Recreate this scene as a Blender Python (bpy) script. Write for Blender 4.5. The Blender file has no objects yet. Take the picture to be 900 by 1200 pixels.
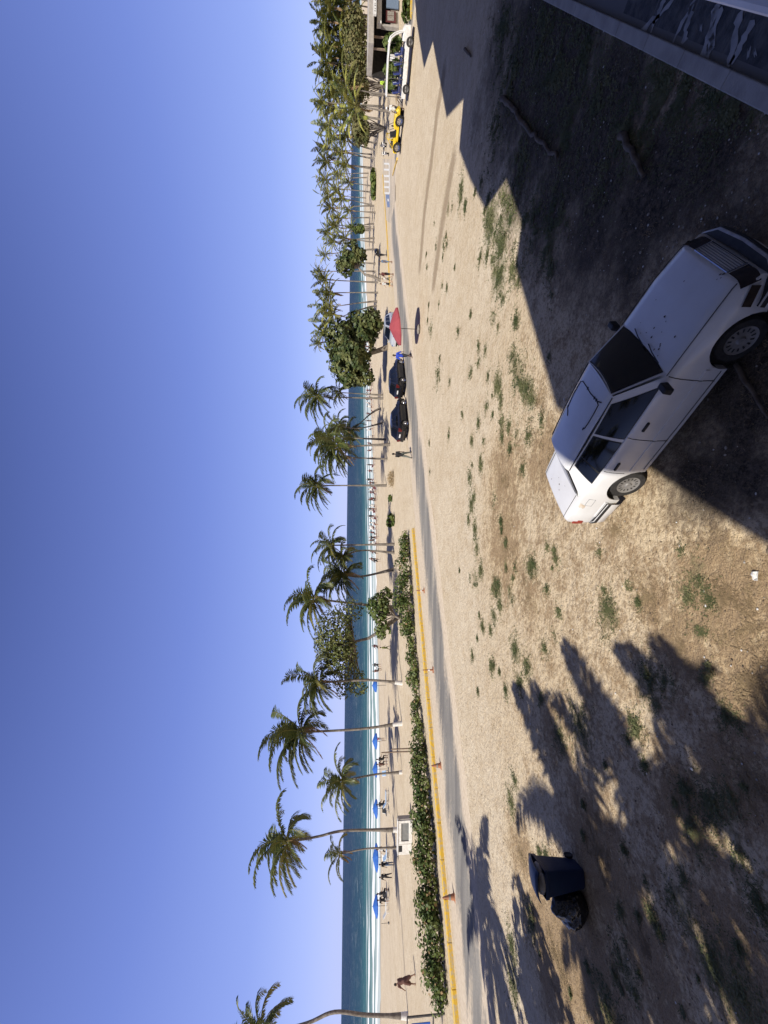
import bpy, bmesh, math, random
from mathutils import Vector, Matrix, noise
R = math.radians
random.seed(7)
scene = bpy.context.scene
COL = scene.collection
V = Vector

# ------------------------------------------------------------------ camera
F, H = 480.0, 5.3
pit = math.atan((450 - 406.6) / F); rol = math.atan(0.0118)
FW = V((0, math.cos(pit), -math.sin(pit))); RT = V((1, 0, 0)); DN = V((0, -math.sin(pit), -math.cos(pit)))
EU = RT * math.cos(rol) - DN * math.sin(rol)
EV = RT * math.sin(rol) + DN * math.cos(rol)
CP = V((0, 0, H))
def ray(x, y):
    return FW * F + EU * ((1200 - y) - 600) + EV * (x - 450)
cam = bpy.data.cameras.new('camera'); camo = bpy.data.objects.new('camera', cam); COL.objects.link(camo)
m = Matrix((EV, EU, -FW)).transposed().to_4x4(); m.translation = CP
camo.matrix_world = m
cam.sensor_fit = 'AUTO'; cam.sensor_width = 36; cam.lens = F / 1200 * 36
cam.clip_start = 0.05; cam.clip_end = 40000
scene.camera = camo

# ------------------------------------------------------------------ terrain functions
SEA = -0.95
def atz(x, y, z):
    d = ray(x, y); t = (z - H) / d.z
    return CP + d * t
SH = sorted([tuple(atz(px, py, SEA)[:2]) for px, py in ((443.2, 1190), (444, 1000), (443, 850), (438, 600), (432, 440), (427.5, 300), (424.6, 205))])
SH = [(-3000, SH[0][1] - 500), (-300, SH[0][1] - 40)] + SH + [(SH[-1][0] + 120, SH[-1][1] + 62), (2000, 700), (20000, 3000)]
def yshore(X):
    for (a, b), (c, d) in zip(SH, SH[1:]):
        if X <= c: return b + (d - b) * (X - a) / (c - a)
    return SH[-1][1]
def sd(X, Y): return (yshore(X) - Y) * 0.86           # metres inland of the water line
def sm(a, b, t):
    t = min(1, max(0, (t - a) / (b - a))); return t * t * (3 - 2 * t)
def gz(X, Y):
    d = sd(X, Y)
    if d > 34: return 0.0
    if d < 0: return max(SEA + d * 0.06, -6)
    return SEA * (1 - sm(0, 1, d / 34)) if d > 0 else SEA
def gp(x, y):
    p = atz(x, y, 0)
    for _ in range(12): p = atz(x, y, gz(p.x, p.y))
    return p
def atY(x, y, Y):
    d = ray(x, y); return CP + d * (Y / d.y)

# ------------------------------------------------------------------ materials
def nodes(name):
    m = bpy.data.materials.new(name); m.use_nodes = True
    nt = m.node_tree; return m, nt, nt.nodes, nt.links, nt.nodes['Principled BSDF']
def mat(name, c, rough=.7, c2=None, scale=6, bump=0, bscale=40, metal=0, trans=0, spec=.4, coat=0, detail=4, lo=.35, hi=.65, rnd=0):
    m, nt, N, L, b = nodes(name)
    b.inputs['Roughness'].default_value = rough; b.inputs['Metallic'].default_value = metal
    b.inputs['Specular IOR Level'].default_value = spec; b.inputs['Coat Weight'].default_value = coat
    b.inputs['Base Color'].default_value = (*c, 1)
    tc = N.new('ShaderNodeTexCoord')
    out = None
    if c2:
        n = N.new('ShaderNodeTexNoise'); n.inputs['Scale'].default_value = scale; n.inputs['Detail'].default_value = detail
        L.new(tc.outputs['Object'], n.inputs['Vector'])
        r = N.new('ShaderNodeMapRange'); r.inputs[1].default_value = lo; r.inputs[2].default_value = hi; L.new(n.outputs['Fac'], r.inputs[0])
        mx = N.new('ShaderNodeMix'); mx.data_type = 'RGBA'; L.new(r.outputs[0], mx.inputs[0])
        mx.inputs[6].default_value = (*c, 1); mx.inputs[7].default_value = (*c2, 1)
        out = mx.outputs[2]
    if rnd and out:
        oi = N.new('ShaderNodeObjectInfo'); hs = N.new('ShaderNodeHueSaturation')
        r2 = N.new('ShaderNodeMapRange'); r2.inputs[3].default_value = 1 - rnd; r2.inputs[4].default_value = 1 + rnd
        L.new(oi.outputs['Random'], r2.inputs[0]); L.new(r2.outputs[0], hs.inputs['Value']); L.new(out, hs.inputs['Color'])
        out = hs.outputs[0]
    if out: L.new(out, b.inputs['Base Color'])
    if bump:
        n = N.new('ShaderNodeTexNoise'); n.inputs['Scale'].default_value = bscale; n.inputs['Detail'].default_value = 6
        L.new(tc.outputs['Object'], n.inputs['Vector'])
        bp = N.new('ShaderNodeBump'); bp.inputs['Strength'].default_value = bump; bp.inputs['Distance'].default_value = .02
        L.new(n.outputs['Fac'], bp.inputs['Height']); L.new(bp.outputs[0], b.inputs['Normal'])
    if trans:
        tr = N.new('ShaderNodeBsdfTranslucent'); ms = N.new('ShaderNodeMixShader'); ms.inputs[0].default_value = trans
        if out: L.new(out, tr.inputs['Color'])
        else: tr.inputs['Color'].default_value = (*c, 1)
        L.new(b.outputs[0], ms.inputs[1]); L.new(tr.outputs[0], ms.inputs[2]); L.new(ms.outputs[0], N['Material Output'].inputs[0])
    return m
M = {}
M['palm'] = mat('palm_leaf', (.045, .065, .02), .45, (.115, .13, .035), 1.1, trans=.15, rnd=.25)
M['palm_far'] = mat('palm_leaf_far', (.05, .075, .02), .45, (.30, .29, .06), 1.0, trans=.15, rnd=.4, lo=.42, hi=.62)
M['palm_dry'] = mat('palm_dry_leaf', (.30, .20, .10), .8, (.20, .13, .06), 2)
M['palm_yel'] = mat('palm_yellow_leaf', (.24, .21, .06), .5, (.16, .16, .045), 2, trans=.2)
M['trunk'] = mat('palm_bark', (.25, .22, .19), .9, (.14, .12, .10), 5, .5, 14)
M['white_paint'] = mat('white_lime_paint', (.75, .74, .72), .8, (.6, .58, .55), 6)
M['grape'] = mat('sea_grape_leaf', (.04, .075, .018), .55, (.17, .20, .055), 1.6, trans=.15, spec=.3)
M['grape_tree'] = mat('sea_grape_tree_leaf', (.045, .07, .022), .55, (.16, .17, .06), .9, trans=.12, spec=.3, lo=.42, hi=.62)
M['thicket'] = mat('thicket_leaf', (.085, .10, .03), .7, (.22, .19, .08), 1.2, trans=.2)
M['grape2'] = mat('sparse_leaf', (.07, .10, .025), .5, (.19, .19, .06), 2.2, trans=.2)
M['bark'] = mat('grey_bark', (.15, .125, .10), .9, (.26, .23, .2), 4, .5, 20)
M['grass'] = mat('grass_blade', (.075, .095, .032), .7, (.18, .18, .08), 1.3, trans=.2)
M['straw'] = mat('dry_grass_blade', (.30, .22, .12), .8, (.2, .14, .075), 1.5)
M['car_white'] = mat('white_car_paint', (.70, .70, .70), .3, (.62, .61, .6), 2.5, coat=.5, spec=.5, lo=.3, hi=.8)
M['car_black'] = mat('black_car_paint', (.012, .012, .014), .22, coat=.6)
M['car_silver'] = mat('silver_car_paint', (.55, .57, .6), .3, metal=.3, coat=.5)
M['glass'] = mat('dark_car_glass', (.004, .005, .006), .07, spec=.5)
M['black'] = mat('black_plastic', (.015, .015, .016), .55, (.03, .03, .03), 12)
M['rubber'] = mat('tyre_rubber', (.016, .016, .016), .85, (.035, .032, .03), 9, .3, 60)
M['cover'] = mat('grey_wheel_cover', (.42, .42, .43), .4, (.3, .29, .28), 9, metal=.4)
M['cover_dull'] = mat('dull_wheel_cover', (.27, .26, .25), .55, (.19, .18, .17), 9, metal=.2)  # darker, duller version of the grey wheel cover
M['chrome'] = mat('chrome_trim', (.6, .6, .62), .18, metal=1)
M['lamp'] = mat('dull_lamp_glass', (.05, .035, .028), .2, (.03, .02, .015), 9)
M['dark_red_lamp'] = mat('dark_red_lamp', (.12, .01, .01), .25)
M['tail_red'] = mat('faded_tail_lamp', (.28, .045, .03), .35)
M['red_lamp'] = mat('red_lamp_plastic', (.45, .05, .03), .25)
M['orange_lamp'] = mat('orange_lamp_plastic', (.6, .2, .03), .25)
M['rust'] = mat('rust', (.05, .03, .025), .9)
M['rust_stain'] = mat('rust_stain', (.5, .38, .26), .8, (.62, .56, .48), 9)
M['bin'] = mat('navy_bin_plastic', (.006, .018, .058), .4, (.01, .026, .07), 3, .15, 30)
M['bag'] = mat('black_bin_bag', (.006, .006, .007), .16, (.012, .012, .014), 4, 1.0, 8, spec=.6)
M['card'] = mat('grey_rubbish', (.3, .28, .25), .8, (.18, .16, .14), 8)
M['cone'] = mat('faded_orange_plastic', (.42, .17, .08), .6, (.3, .14, .08), 5)
M['yellow'] = mat('yellow_kerb_paint', (.70, .45, .05), .8, (.52, .42, .25), 7, .5, 20, lo=.46, hi=.6)
M['concrete'] = mat('concrete', (.42, .40, .37), .9, (.32, .3, .28), 3, .4, 25)
M['wall_white'] = mat('white_wall_paint', (.74, .74, .73), .8, (.62, .61, .6), 2)
M['fascia'] = mat('beige_fascia', (.44, .40, .35), .85, (.34, .31, .28), 3)
M['shade_in'] = mat('painted_interior_shade', (.012, .012, .013), .8, (.03, .026, .025), 3)  # near-black wall colour stands in for shade inside the bar
M['metal'] = mat('dark_grey_metal', (.09, .09, .095), .5, (.14, .13, .12), 8, metal=.5)
M['grey'] = mat('grey_panel', (.16, .17, .17), .6, (.22, .22, .22), 4)
M['blue'] = mat('bright_blue_fabric', (.025, .11, .42), .7, (.04, .15, .5), 3)
M['blue_sign'] = mat('blue_sign_paint', (.02, .09, .38), .5)
M['red_cloth'] = mat('faded_red_canvas', (.42, .085, .10), .8, (.36, .07, .085), 3, trans=.2)
M['wood'] = mat('weathered_wood', (.30, .22, .16), .85, (.2, .15, .11), 6, .4, 20)
M['log'] = mat('dead_wood', (.16, .13, .10), .95, (.09, .07, .055), 7, .8, 18)
M['rock'] = mat('tan_dry_brush', (.40, .30, .17), .9, (.28, .2, .11), 5)
M['buggy'] = mat('yellow_body_paint', (.80, .56, .02), .35, (.72, .5, .03), 4, coat=.4)
M['seat_blue'] = mat('navy_seat_vinyl', (.02, .035, .16), .5, (.035, .05, .2), 4)
M['seat_pale'] = mat('pale_blue_cover', (.45, .5, .68), .7)
M['tile'] = mat('dark_slate_tile', (.04, .042, .046), .85, (.12, .118, .112), 5, .6, 22)
M['grout'] = mat('tile_grout', (.16, .155, .15), .9)
M['stain'] = mat('white_stain', (.42, .41, .40), .8, (.25, .25, .25), 5)
M['hotel'] = mat('cream_render', (.24, .25, .27), .85, (.2, .2, .21), 1.5)
M['canvas'] = mat('white_canvas', (.72, .72, .72), .8)
M['skinA'] = mat('brown_skin', (.22, .115, .07), .55)
M['skinB'] = mat('dark_skin', (.09, .05, .035), .55)
M['skinC'] = mat('tan_skin', (.42, .25, .17), .55)
M['hair'] = mat('black_hair', (.012, .010, .009), .7)
def cloth(n, c): M[n] = mat(n, c, .85, tuple(k * .8 for k in c), 9)
cloth('blue_shirt', (.03, .07, .5)); cloth('dark_shorts', (.03, .03, .035)); cloth('black_shirt', (.02, .02, .022))
cloth('grey_trousers', (.14, .15, .13)); cloth('brown_cloth', (.14, .07, .055)); cloth('maroon_shirt', (.12, .035, .035))
cloth('denim', (.16, .22, .32)); cloth('white_shirt', (.7, .7, .68)); cloth('red_shirt', (.45, .06, .05)); cloth('green_shirt', (.4, .42, .12))
cloth('lime_shirt', (.55, .8, .08)); cloth('skyblue_shirt', (.35, .5, .7))

# ------------------------------------------------------------------ mesh builder
class MB:
    def __init__(s): s.v = []; s.f = []; s.m = []
    def vert(s, p): s.v.append(tuple(p)); return len(s.v) - 1
    def face(s, ids, mi=0): s.f.append(tuple(ids)); s.m.append(mi)
    def poly(s, pts, mi=0): s.face([s.vert(p) for p in pts], mi)
    def box(s, c, d, rz=0, mi=0, rot=None, taper=1):
        M3 = rot if rot is not None else Matrix.Rotation(rz, 3, 'Z')
        c = V(c); i = []
        for z in (-1, 1):
            k = taper if z > 0 else 1
            for x, y in ((-1, -1), (1, -1), (1, 1), (-1, 1)):
                i.append(s.vert(c + M3 @ V((x * d[0] / 2 * k, y * d[1] / 2 * k, z * d[2] / 2))))
        for q in ((3, 2, 1, 0), (4, 5, 6, 7), (0, 1, 5, 4), (1, 2, 6, 5), (2, 3, 7, 6), (3, 0, 4, 7)): s.face([i[k] for k in q], mi)
    def bar(s, a, b, w, h=None, mi=0):
        a = V(a); b = V(b); d = b - a; l = d.length
        z = d.normalized(); x = z.cross(V((0, 0, 1)))
        if x.length < .01: x = V((1, 0, 0))
        x.normalize(); y = z.cross(x)
        s.box((a + b) / 2, (w, h or w, l), rot=Matrix((x, y, z)).transposed(), mi=mi)
    def tube(s, pts, rad, n=8, mi=0, caps=True):
        pts = [V(p) for p in pts]
        if not hasattr(rad, '__len__'): rad = [rad] * len(pts)
        rings = []; px = None
        for k, p in enumerate(pts):
            t = (pts[min(k + 1, len(pts) - 1)] - pts[max(k - 1, 0)]).normalized()
            if px is None: px = t.cross(V((0, .3, 1))) if abs(t.z) < .95 else t.cross(V((0, 1, 0)))
            px = px - t * px.dot(t); px.normalize(); py = t.cross(px)
            rings.append([s.vert(p + (px * math.cos(a) + py * math.sin(a)) * rad[k]) for a in [2 * math.pi * j / n for j in range(n)]])
        for A, B in zip(rings, rings[1:]):
            for j in range(n): s.face((A[j], A[(j + 1) % n], B[(j + 1) % n], B[j]), mi)
        if caps: s.face(rings[0][::-1], mi); s.face(rings[-1], mi)
    def lathe(s, prof, n=24, axis='Z', c=(0, 0, 0), mi=0, mis=None, cap=True):
        c = V(c); rings = []
        for r, h in prof:
            ring = []
            for j in range(n):
                a = 2 * math.pi * j / n
                p = V((r * math.cos(a), r * math.sin(a), h)) if axis == 'Z' else V((r * math.cos(a), h, r * math.sin(a)))
                ring.append(s.vert(c + p))
            rings.append(ring)
        for k, (A, B) in enumerate(zip(rings, rings[1:])):
            for j in range(n): s.face((A[j], A[(j + 1) % n], B[(j + 1) % n], B[j]), mis[k] if mis else mi)
        if cap and prof[0][0] > 1e-4: s.face(rings[0][::-1], mis[0] if mis else mi)
        if cap and prof[-1][0] > 1e-4: s.face(rings[-1], mis[-1] if mis else mi)
    def grid(s, G, mi=0):
        ids = [[s.vert(p) for p in row] for row in G]
        for A, B in zip(ids, ids[1:]):
            for j in range(len(A) - 1): s.face((A[j], A[j + 1], B[j + 1], B[j]), mi)
        return ids
    def ell(s, c, r, n=10, k=7, mi=0, rot=None):
        c = V(c); rings = []
        for a in range(k + 1):
            th = math.pi * a / k
            rings.append([s.vert(c + (rot or Matrix.Identity(3)) @ V((r[0] * math.sin(th) * math.cos(2 * math.pi * j / n), r[1] * math.sin(th) * math.sin(2 * math.pi * j / n), -r[2] * math.cos(th)))) for j in range(n)])
        for A, B in zip(rings, rings[1:]):
            for j in range(n): s.face((A[j], A[(j + 1) % n], B[(j + 1) % n], B[j]), mi)
    def mesh(s, name, mats, smooth=None, weld=False):
        me = bpy.data.meshes.new(name); me.from_pydata(s.v, [], s.f)
        for mm in mats: me.materials.append(mm)
        me.polygons.foreach_set('material_index', s.m)
        if weld or smooth is not None:
            bm = bmesh.new(); bm.from_mesh(me)
            bmesh.ops.remove_doubles(bm, verts=bm.verts, dist=1e-4)
            bmesh.ops.recalc_face_normals(bm, faces=bm.faces)
            bm.to_mesh(me); bm.free()
        if smooth is not None:
            me.polygons.foreach_set('use_smooth', [True] * len(me.polygons))
            me.set_sharp_from_angle(angle=R(smooth))
        me.update(); return me
    def build(s, name, mats, parent=None, smooth=None, bevel=0, weld=False):
        if not isinstance(mats, (list, tuple)): mats = [mats]
        o = bpy.data.objects.new(name, s.mesh(name, [M[q] if isinstance(q, str) else q for q in mats], smooth, weld)); COL.objects.link(o)
        if parent: o.parent = parent
        if bevel:
            b = o.modifiers.new('bevel', 'BEVEL'); b.width = bevel; b.segments = 2; b.limit_method = 'ANGLE'; b.angle_limit = R(40)
        return o
def tag(o, label, cat, group=None):
    o['label'] = label; o['category'] = cat
    if group: o['group'] = group
    return o
def thing(name, label, cat, loc=(0, 0, 0), rz=0, group=None):
    o = bpy.data.objects.new(name, None); COL.objects.link(o); o.empty_display_size = .2
    o.location = loc; o.rotation_euler = (0, 0, rz); return tag(o, label, cat, group)
def kids(o): return [c for c in COL.objects if c.parent == o]
def dup(root, loc, rz, label, group=None, sc=None):
    r = root.copy(); COL.objects.link(r); r.location = loc; r.rotation_euler = (0, 0, rz); r['label'] = label
    if group: r['group'] = group
    if sc: r.scale = sc
    for ch in kids(root):
        c = ch.copy(); COL.objects.link(c); c.parent = r
        for g in kids(ch):
            d = g.copy(); COL.objects.link(d); d.parent = c
    return r
def structure(o, kind='structure'): o['kind'] = kind; return o

# ------------------------------------------------------------------ light
SAZ, SEL = R(240), R(48)                      # compass-free: angle of the sun direction from +X
S = V((math.cos(SAZ) * math.cos(SEL), math.sin(SAZ) * math.cos(SEL), math.sin(SEL)))
sl = bpy.data.lights.new('sun', 'SUN'); sl.energy = 4.9; sl.angle = R(.5); sl.color = (1, .945, .855)
so = bpy.data.objects.new('sun', sl); COL.objects.link(so)
so.rotation_euler = S.to_track_quat('Z', 'Y').to_euler()
w = bpy.data.worlds.new('World'); scene.world = w; w.use_nodes = True
nt = w.node_tree; bg = nt.nodes['Background']
sky = nt.nodes.new('ShaderNodeTexSky'); sky.sky_type = 'NISHITA'; sky.sun_disc = False
sky.sun_elevation = SEL; sky.sun_rotation = math.atan2(S.x, S.y)
sky.altitude = 0; sky.air_density = 1.0; sky.dust_density = 0.3; sky.ozone_density = 3.0
tcw = nt.nodes.new('ShaderNodeTexCoord'); sx = nt.nodes.new('ShaderNodeSeparateXYZ'); nt.links.new(tcw.outputs['Generated'], sx.inputs[0])
cr = nt.nodes.new('ShaderNodeValToRGB'); nt.links.new(sx.outputs['Z'], cr.inputs[0])
SKYC = [(0, (.45, .54, .97)), (.06, (.36, .45, .94)), (.15, (.26, .345, .83)), (.33, (.165, .235, .66)), (.58, (.085, .125, .40)), (.75, (.03, .05, .18)), (1, (.015, .026, .10))]
cr.color_ramp.elements[0].position = 0; cr.color_ramp.elements[1].position = 1
for p_, c_ in SKYC[1:-1]: cr.color_ramp.elements.new(p_)
for e_, (p_, c_) in zip(cr.color_ramp.elements, SKYC): e_.position = p_; e_.color = (*c_, 1)
sc_ = nt.nodes.new('ShaderNodeVectorMath'); sc_.operation = 'SCALE'; sc_.inputs['Scale'].default_value = 10; nt.links.new(cr.outputs[0], sc_.inputs[0])
mxs = nt.nodes.new('ShaderNodeMix'); mxs.data_type = 'RGBA'; mxs.inputs[0].default_value = .82
nt.links.new(sky.outputs[0], mxs.inputs[6]); nt.links.new(sc_.outputs[0], mxs.inputs[7]); dt = nt.nodes.new('ShaderNodeVectorMath'); dt.operation = 'DOT_PRODUCT'; nt.links.new(tcw.outputs['Generated'], dt.inputs[0]); dt.inputs[1].default_value = S
gl = nt.nodes.new('ShaderNodeMapRange'); gl.interpolation_type = 'SMOOTHSTEP'; gl.inputs[1].default_value = .35; gl.inputs[2].default_value = 1; nt.links.new(dt.outputs['Value'], gl.inputs[0])
mg = nt.nodes.new('ShaderNodeMix'); mg.data_type = 'RGBA'; nt.links.new(gl.outputs[0], mg.inputs[0]); nt.links.new(mxs.outputs[2], mg.inputs[6]); mg.inputs[7].default_value = (1.2, 1.3, 2.0, 1)
nt.links.new(mg.outputs[2], bg.inputs[0])
bg.inputs[1].default_value = .1
vs = scene.view_settings; vs.view_transform = 'Standard'; vs.look = 'None'; vs.exposure = .2; vs.gamma = 1

# ------------------------------------------------------------------ ground
E_ = V((math.cos(R(32.5)), math.sin(R(32.5)), 0)); N_ = V((E_.y, -E_.x, 0))   # along the road; towards the lot
K0 = gp(485, 620)
def rng(a, b, st):
    o = []; t = a
    while t < b: o.append(t); t += st
    return o
def blobs(lst):                                 # (photo x, photo y, radius m, strength)
    return [(gp(x, y), r, k) for x, y, r, k in lst]
DRY = blobs([(640, 540, 1.3, .8), (590, 560, 2.0, .7), (620, 700, 1.5, .55), (760, 700, 1.0, .6), (850, 700, 1.2, .9), (880, 800, 1.0, .9), (800, 760, .9, .8), (590, 640, 2.2, .7),
             (650, 860, 1.6, .6), (700, 1000, 1.4, .9), (650, 1120, 1.8, 1), (760, 1120, 1.2, .8), (860, 1120, 1, .9), (630, 470, 1.3, .4), (610, 1000, 1.2, .7), (720, 620, .9, .5), (880, 920, 1, .8), (800, 950, 1, .8), (690, 1150, 2, .9)])
SOIL_SHADE = blobs([(700, 150, 2.2, 1), (650, 100, 3, 1), (620, 60, 3, 1), (760, 230, 1.5, 1), (820, 200, 1.2, .9), (860, 260, .9, .8), (650, 220, 2, .9), (620, 170, 2.2, .9), (700, 320, 1.3, .6), (640, 320, 1.2, .35),  # dark litter soil, spread wider to paint in the hotel's shade
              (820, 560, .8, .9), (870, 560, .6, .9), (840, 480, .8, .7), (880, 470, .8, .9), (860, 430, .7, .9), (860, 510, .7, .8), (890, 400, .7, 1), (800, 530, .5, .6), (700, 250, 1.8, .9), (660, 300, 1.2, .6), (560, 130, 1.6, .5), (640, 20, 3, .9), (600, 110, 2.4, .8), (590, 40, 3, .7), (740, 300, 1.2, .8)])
GP = [(575, 262, 1.0, 1), (586, 285, .9, 1), (584, 322, .9, 1), (572, 250, .7, .8), (600, 240, .8, .8), (540, 218, .7, .7), (540, 230, .6, .6), (616, 455, .55, 1), (606, 440, .6, 1), (622, 470, .4, 1), (600, 420, .5, .7), (583, 445, .45, .8), (586, 470, .35, .7), (513, 440, 1.0, .5), (505, 385, .7, .4), (596, 498, .4, .5), (550, 560, .5, .6), (552, 590, .6, .7), (556, 620, .5, .7), (563, 668, .35, 1), (558, 640, .5, .6), (577, 690, .3, .7), (586, 710, .4, .8), (603, 762, .45, 1), (617, 780, .4, .7), (608, 800, .5, .6), (712, 716, .42, 1.0), (708, 735, .25, .7), (757, 795, .38, .9), (780, 800, .3, .6), (815, 672, .28, .8), (806, 700, .25, .6), (735, 690, .2, .5), (650, 655, .3, .5), (640, 690, .2, .5), (680, 850, .7, .6), (655, 860, .5, .6), (598, 940, .5, .9), (603, 915, .4, .7), (622, 1080, .5, .9), (640, 1005, .4, .6), (835, 1130, .5, 1), (870, 1170, .6, 1), (840, 950, .5, .7), (810, 975, .4, .6), (730, 1130, .5, .7), (790, 1050, .4, .7), (890, 1060, .4, .6), (600, 1110, .6, .9), (600, 1150, .7, .8), (710, 1180, .7, .8), (820, 740, .25, .5), (850, 840, .25, .5), (745, 850, .3, .4)]
rgp = random.Random(77)
for _ in range(95): GP.append((rgp.gauss(582, 26), rgp.uniform(200, 820), rgp.uniform(.12, .42), rgp.uniform(.4, 1)))
for _ in range(55): GP.append((rgp.uniform(630, 880), rgp.uniform(630, 1190), rgp.uniform(.06, .2), rgp.uniform(.3, .9)))
for _ in range(25): GP.append((rgp.uniform(495, 540), rgp.uniform(230, 560), rgp.uniform(.2, .4), rgp.uniform(.2, .5)))
GD = [(600, 315, .8, 1), (625, 260, 1.0, .8), (650, 250, 1.0, .8), (640, 290, .7, .7), (590, 230, .8, .8), (610, 190, 1.2, .8), (580, 150, 1.2, .7), (600, 90, 1.6, .9), (630, 60, 1.6, 1), (650, 90, 1.4, 1), (680, 70, 1.4, 1), (700, 110, 1.2, 1), (730, 150, 1.0, .9), (760, 120, .9, 1), (800, 110, .8, 1), (840, 115, .8, 1), (860, 130, .6, 1), (780, 90, 1.0, 1), (660, 160, 1.2, .6), (700, 210, .9, .5), (640, 20, 1.8, .9), (590, 30, 1.6, .7)]
RUT = [[gp(x, y) for x, y in p] for p in ([(519, 90), (512, 130), (505, 190), (497, 250), (492, 310)], [(530, 190), (518, 260), (508, 330)])]
def segd(p, a, b):
    d = b - a; t = max(0, min(1, (p - a).dot(d) / d.dot(d))); return (p - a - d * t).length
def blobv(p, L):
    s = 0
    for c, r, k in L:
        q = ((p.x - c.x) ** 2 + (p.y - c.y) ** 2) / (r * r)
        if q < 4: s = max(s, k * math.exp(-q * .8))
    return s
XS = [-4000, -1500, -600, -300, -160, -100] + rng(-80, -26, 3) + rng(-26, -12, .45) + rng(-12, 16, .25) + rng(16, 48, .5) + rng(48, 130, 3) + [150, 200, 260, 350, 500, 900, 2000, 5000]
YS = [-400, -150, -60, -30, -15, -8] + rng(-4, 2, .5) + rng(2, 20, .25) + rng(20, 62, .6) + rng(62, 130, 2) + rng(130, 300, 8) + [330, 400, 500, 700, 1000, 1800, 4000]
g = MB(); GPB = blobs([(x, y, r * .85, min(1, .35 + k * .6)) for x, y, r, k in GP])
g = MB(); att = {'green': [], 'dry': [], 'soil_shade': [], 'wet': [], 'rut': []}
G = []
for Y in YS:
    row = []
    for X in XS:
        near = -26 < X < 48 and 0 < Y < 62
        z = gz(X, Y); p = V((X, Y, 0))
        d, s, r = (blobv(p, DRY), blobv(p, SOIL_SHADE), 0) if near else (0, 0, 0)
        if near:
            for path in RUT:
                for a, b in zip(path, path[1:]):
                    a = V((a.x, a.y, 0)); b = V((b.x, b.y, 0)); r = max(r, 1 - segd(p, a, b) / 1.5)
            z += noise.noise(V((X * 1.1, Y * 1.1, 0))) * .014 + noise.noise(V((X * .3, Y * .3, 3))) * .02 - .02
        else: z -= .02
        ds = sd(X, Y)
        if 3 < ds < 40: z += noise.noise(V((X * .25, Y * .25, 9))) * .05
        dpt = math.hypot(X, Y); d = max(d, .42 * (1 - sm(9, 21, dpt)) if near else 0)
        row.append((X, Y, z)); att['dry'].append(d); att['soil_shade'].append(s); att['green'].append(blobv(p, GPB) if near else 0); att['wet'].append(1 - sm(1.0, 6, ds)); att['rut'].append(max(0, r))
    G.append(row)
g.grid(G)
m, nt, N, L, b = nodes('sand_ground')
def attr(n): a = N.new('ShaderNodeAttribute'); a.attribute_name = n; return a.outputs['Fac']
def nz(scale, det=5, rough=.6, vec=None):
    n = N.new('ShaderNodeTexNoise'); n.inputs['Scale'].default_value = scale; n.inputs['Detail'].default_value = det; n.inputs['Roughness'].default_value = rough
    L.new(vec or pos, n.inputs['Vector']); return n.outputs['Fac']
def ramp(a, lo, hi, o0=0, o1=1):
    r = N.new('ShaderNodeMapRange'); r.inputs[1].default_value = lo; r.inputs[2].default_value = hi; r.inputs[3].default_value = o0; r.inputs[4].default_value = o1
    L.new(a, r.inputs[0]); return r.outputs[0]
def mth(op, a, b_):
    q = N.new('ShaderNodeMath'); q.operation = op; q.use_clamp = False
    for i, s in enumerate((a, b_)):
        if isinstance(s, (int, float)): q.inputs[i].default_value = s
        else: L.new(s, q.inputs[i])
    return q.outputs[0]
def mixc(f, a, c):
    x = N.new('ShaderNodeMix'); x.data_type = 'RGBA'
    if isinstance(f, (int, float)): x.inputs[0].default_value = f
    else: L.new(f, x.inputs[0])
    for i, s in ((6, a), (7, c)):
        if isinstance(s, tuple): x.inputs[i].default_value = (*s, 1)
        else: L.new(s, x.inputs[i])
    return x.outputs[2]
geo = N.new('ShaderNodeNewGeometry'); pos = geo.outputs['Position']
n1, n2, n3, n4 = nz(.25, 4), nz(1.7, 5), nz(9, 5, .7), nz(45, 3, .7)
c = mixc(ramp(n1, .4, .62), (.635, .545, .415), (.57, .475, .345))
c = mixc(ramp(attr('dry'), .1, .6, 0, .75), c, (.57, .425, .24))
c = mixc(ramp(n2, .42, .68, 0, .5), c, (.43, .315, .195))
c = mixc(ramp(n3, .48, .68, 0, .75), c, (.34, .245, .15))
c = mixc(ramp(n4, .35, .7, .25, 0), c, (.75, .63, .44))
spk = mth('MULTIPLY', ramp(nz(23, 4, .75), .53, .62), ramp(mth('ADD', attr('dry'), mth('MULTIPLY', n2, .8)), .3, .85, .05, .75))
c = mixc(spk, c, (.20, .135, .08))
dm = mth('MULTIPLY', ramp(mth('ADD', mth('MULTIPLY', attr('dry'), .8), mth('ADD', mth('MULTIPLY', n3, 1.1), mth('MULTIPLY', n2, .9))), 1.26, 1.52), .85)
c = mixc(dm, c, mixc(ramp(n4, .35, .65), (.19, .12, .065), (.40, .29, .17)))
gm = ramp(mth('ADD', attr('green'), mth('ADD', mth('MULTIPLY', n3, 1.3), mth('MULTIPLY', n4, .5))), 1.30, 1.52, 0, .5)
c = mixc(gm, c, mixc(ramp(n4, .38, .62), (.075, .085, .035), (.20, .19, .10)))
smk = ramp(mth('ADD', mth('MULTIPLY', attr('soil_shade'), 1.2), mth('ADD', mth('MULTIPLY', n3, .8), mth('MULTIPLY', n2, .8))), 1.05, 1.75)
c = mixc(smk, c, mixc(ramp(mth('ADD', mth('MULTIPLY', n3, .8), mth('MULTIPLY', n4, .5)), .55, .82), (.026, .021, .016), (.17, .135, .10)))  # near-black soil colour also carries painted shade
c = mixc(mth('MULTIPLY', ramp(mth('ADD', attr('rut'), mth('MULTIPLY', n3, .7)), .75, 1.1), .75), c, (.27, .20, .13))
c = mixc(attr('wet'), c, (.27, .22, .16))
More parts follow.
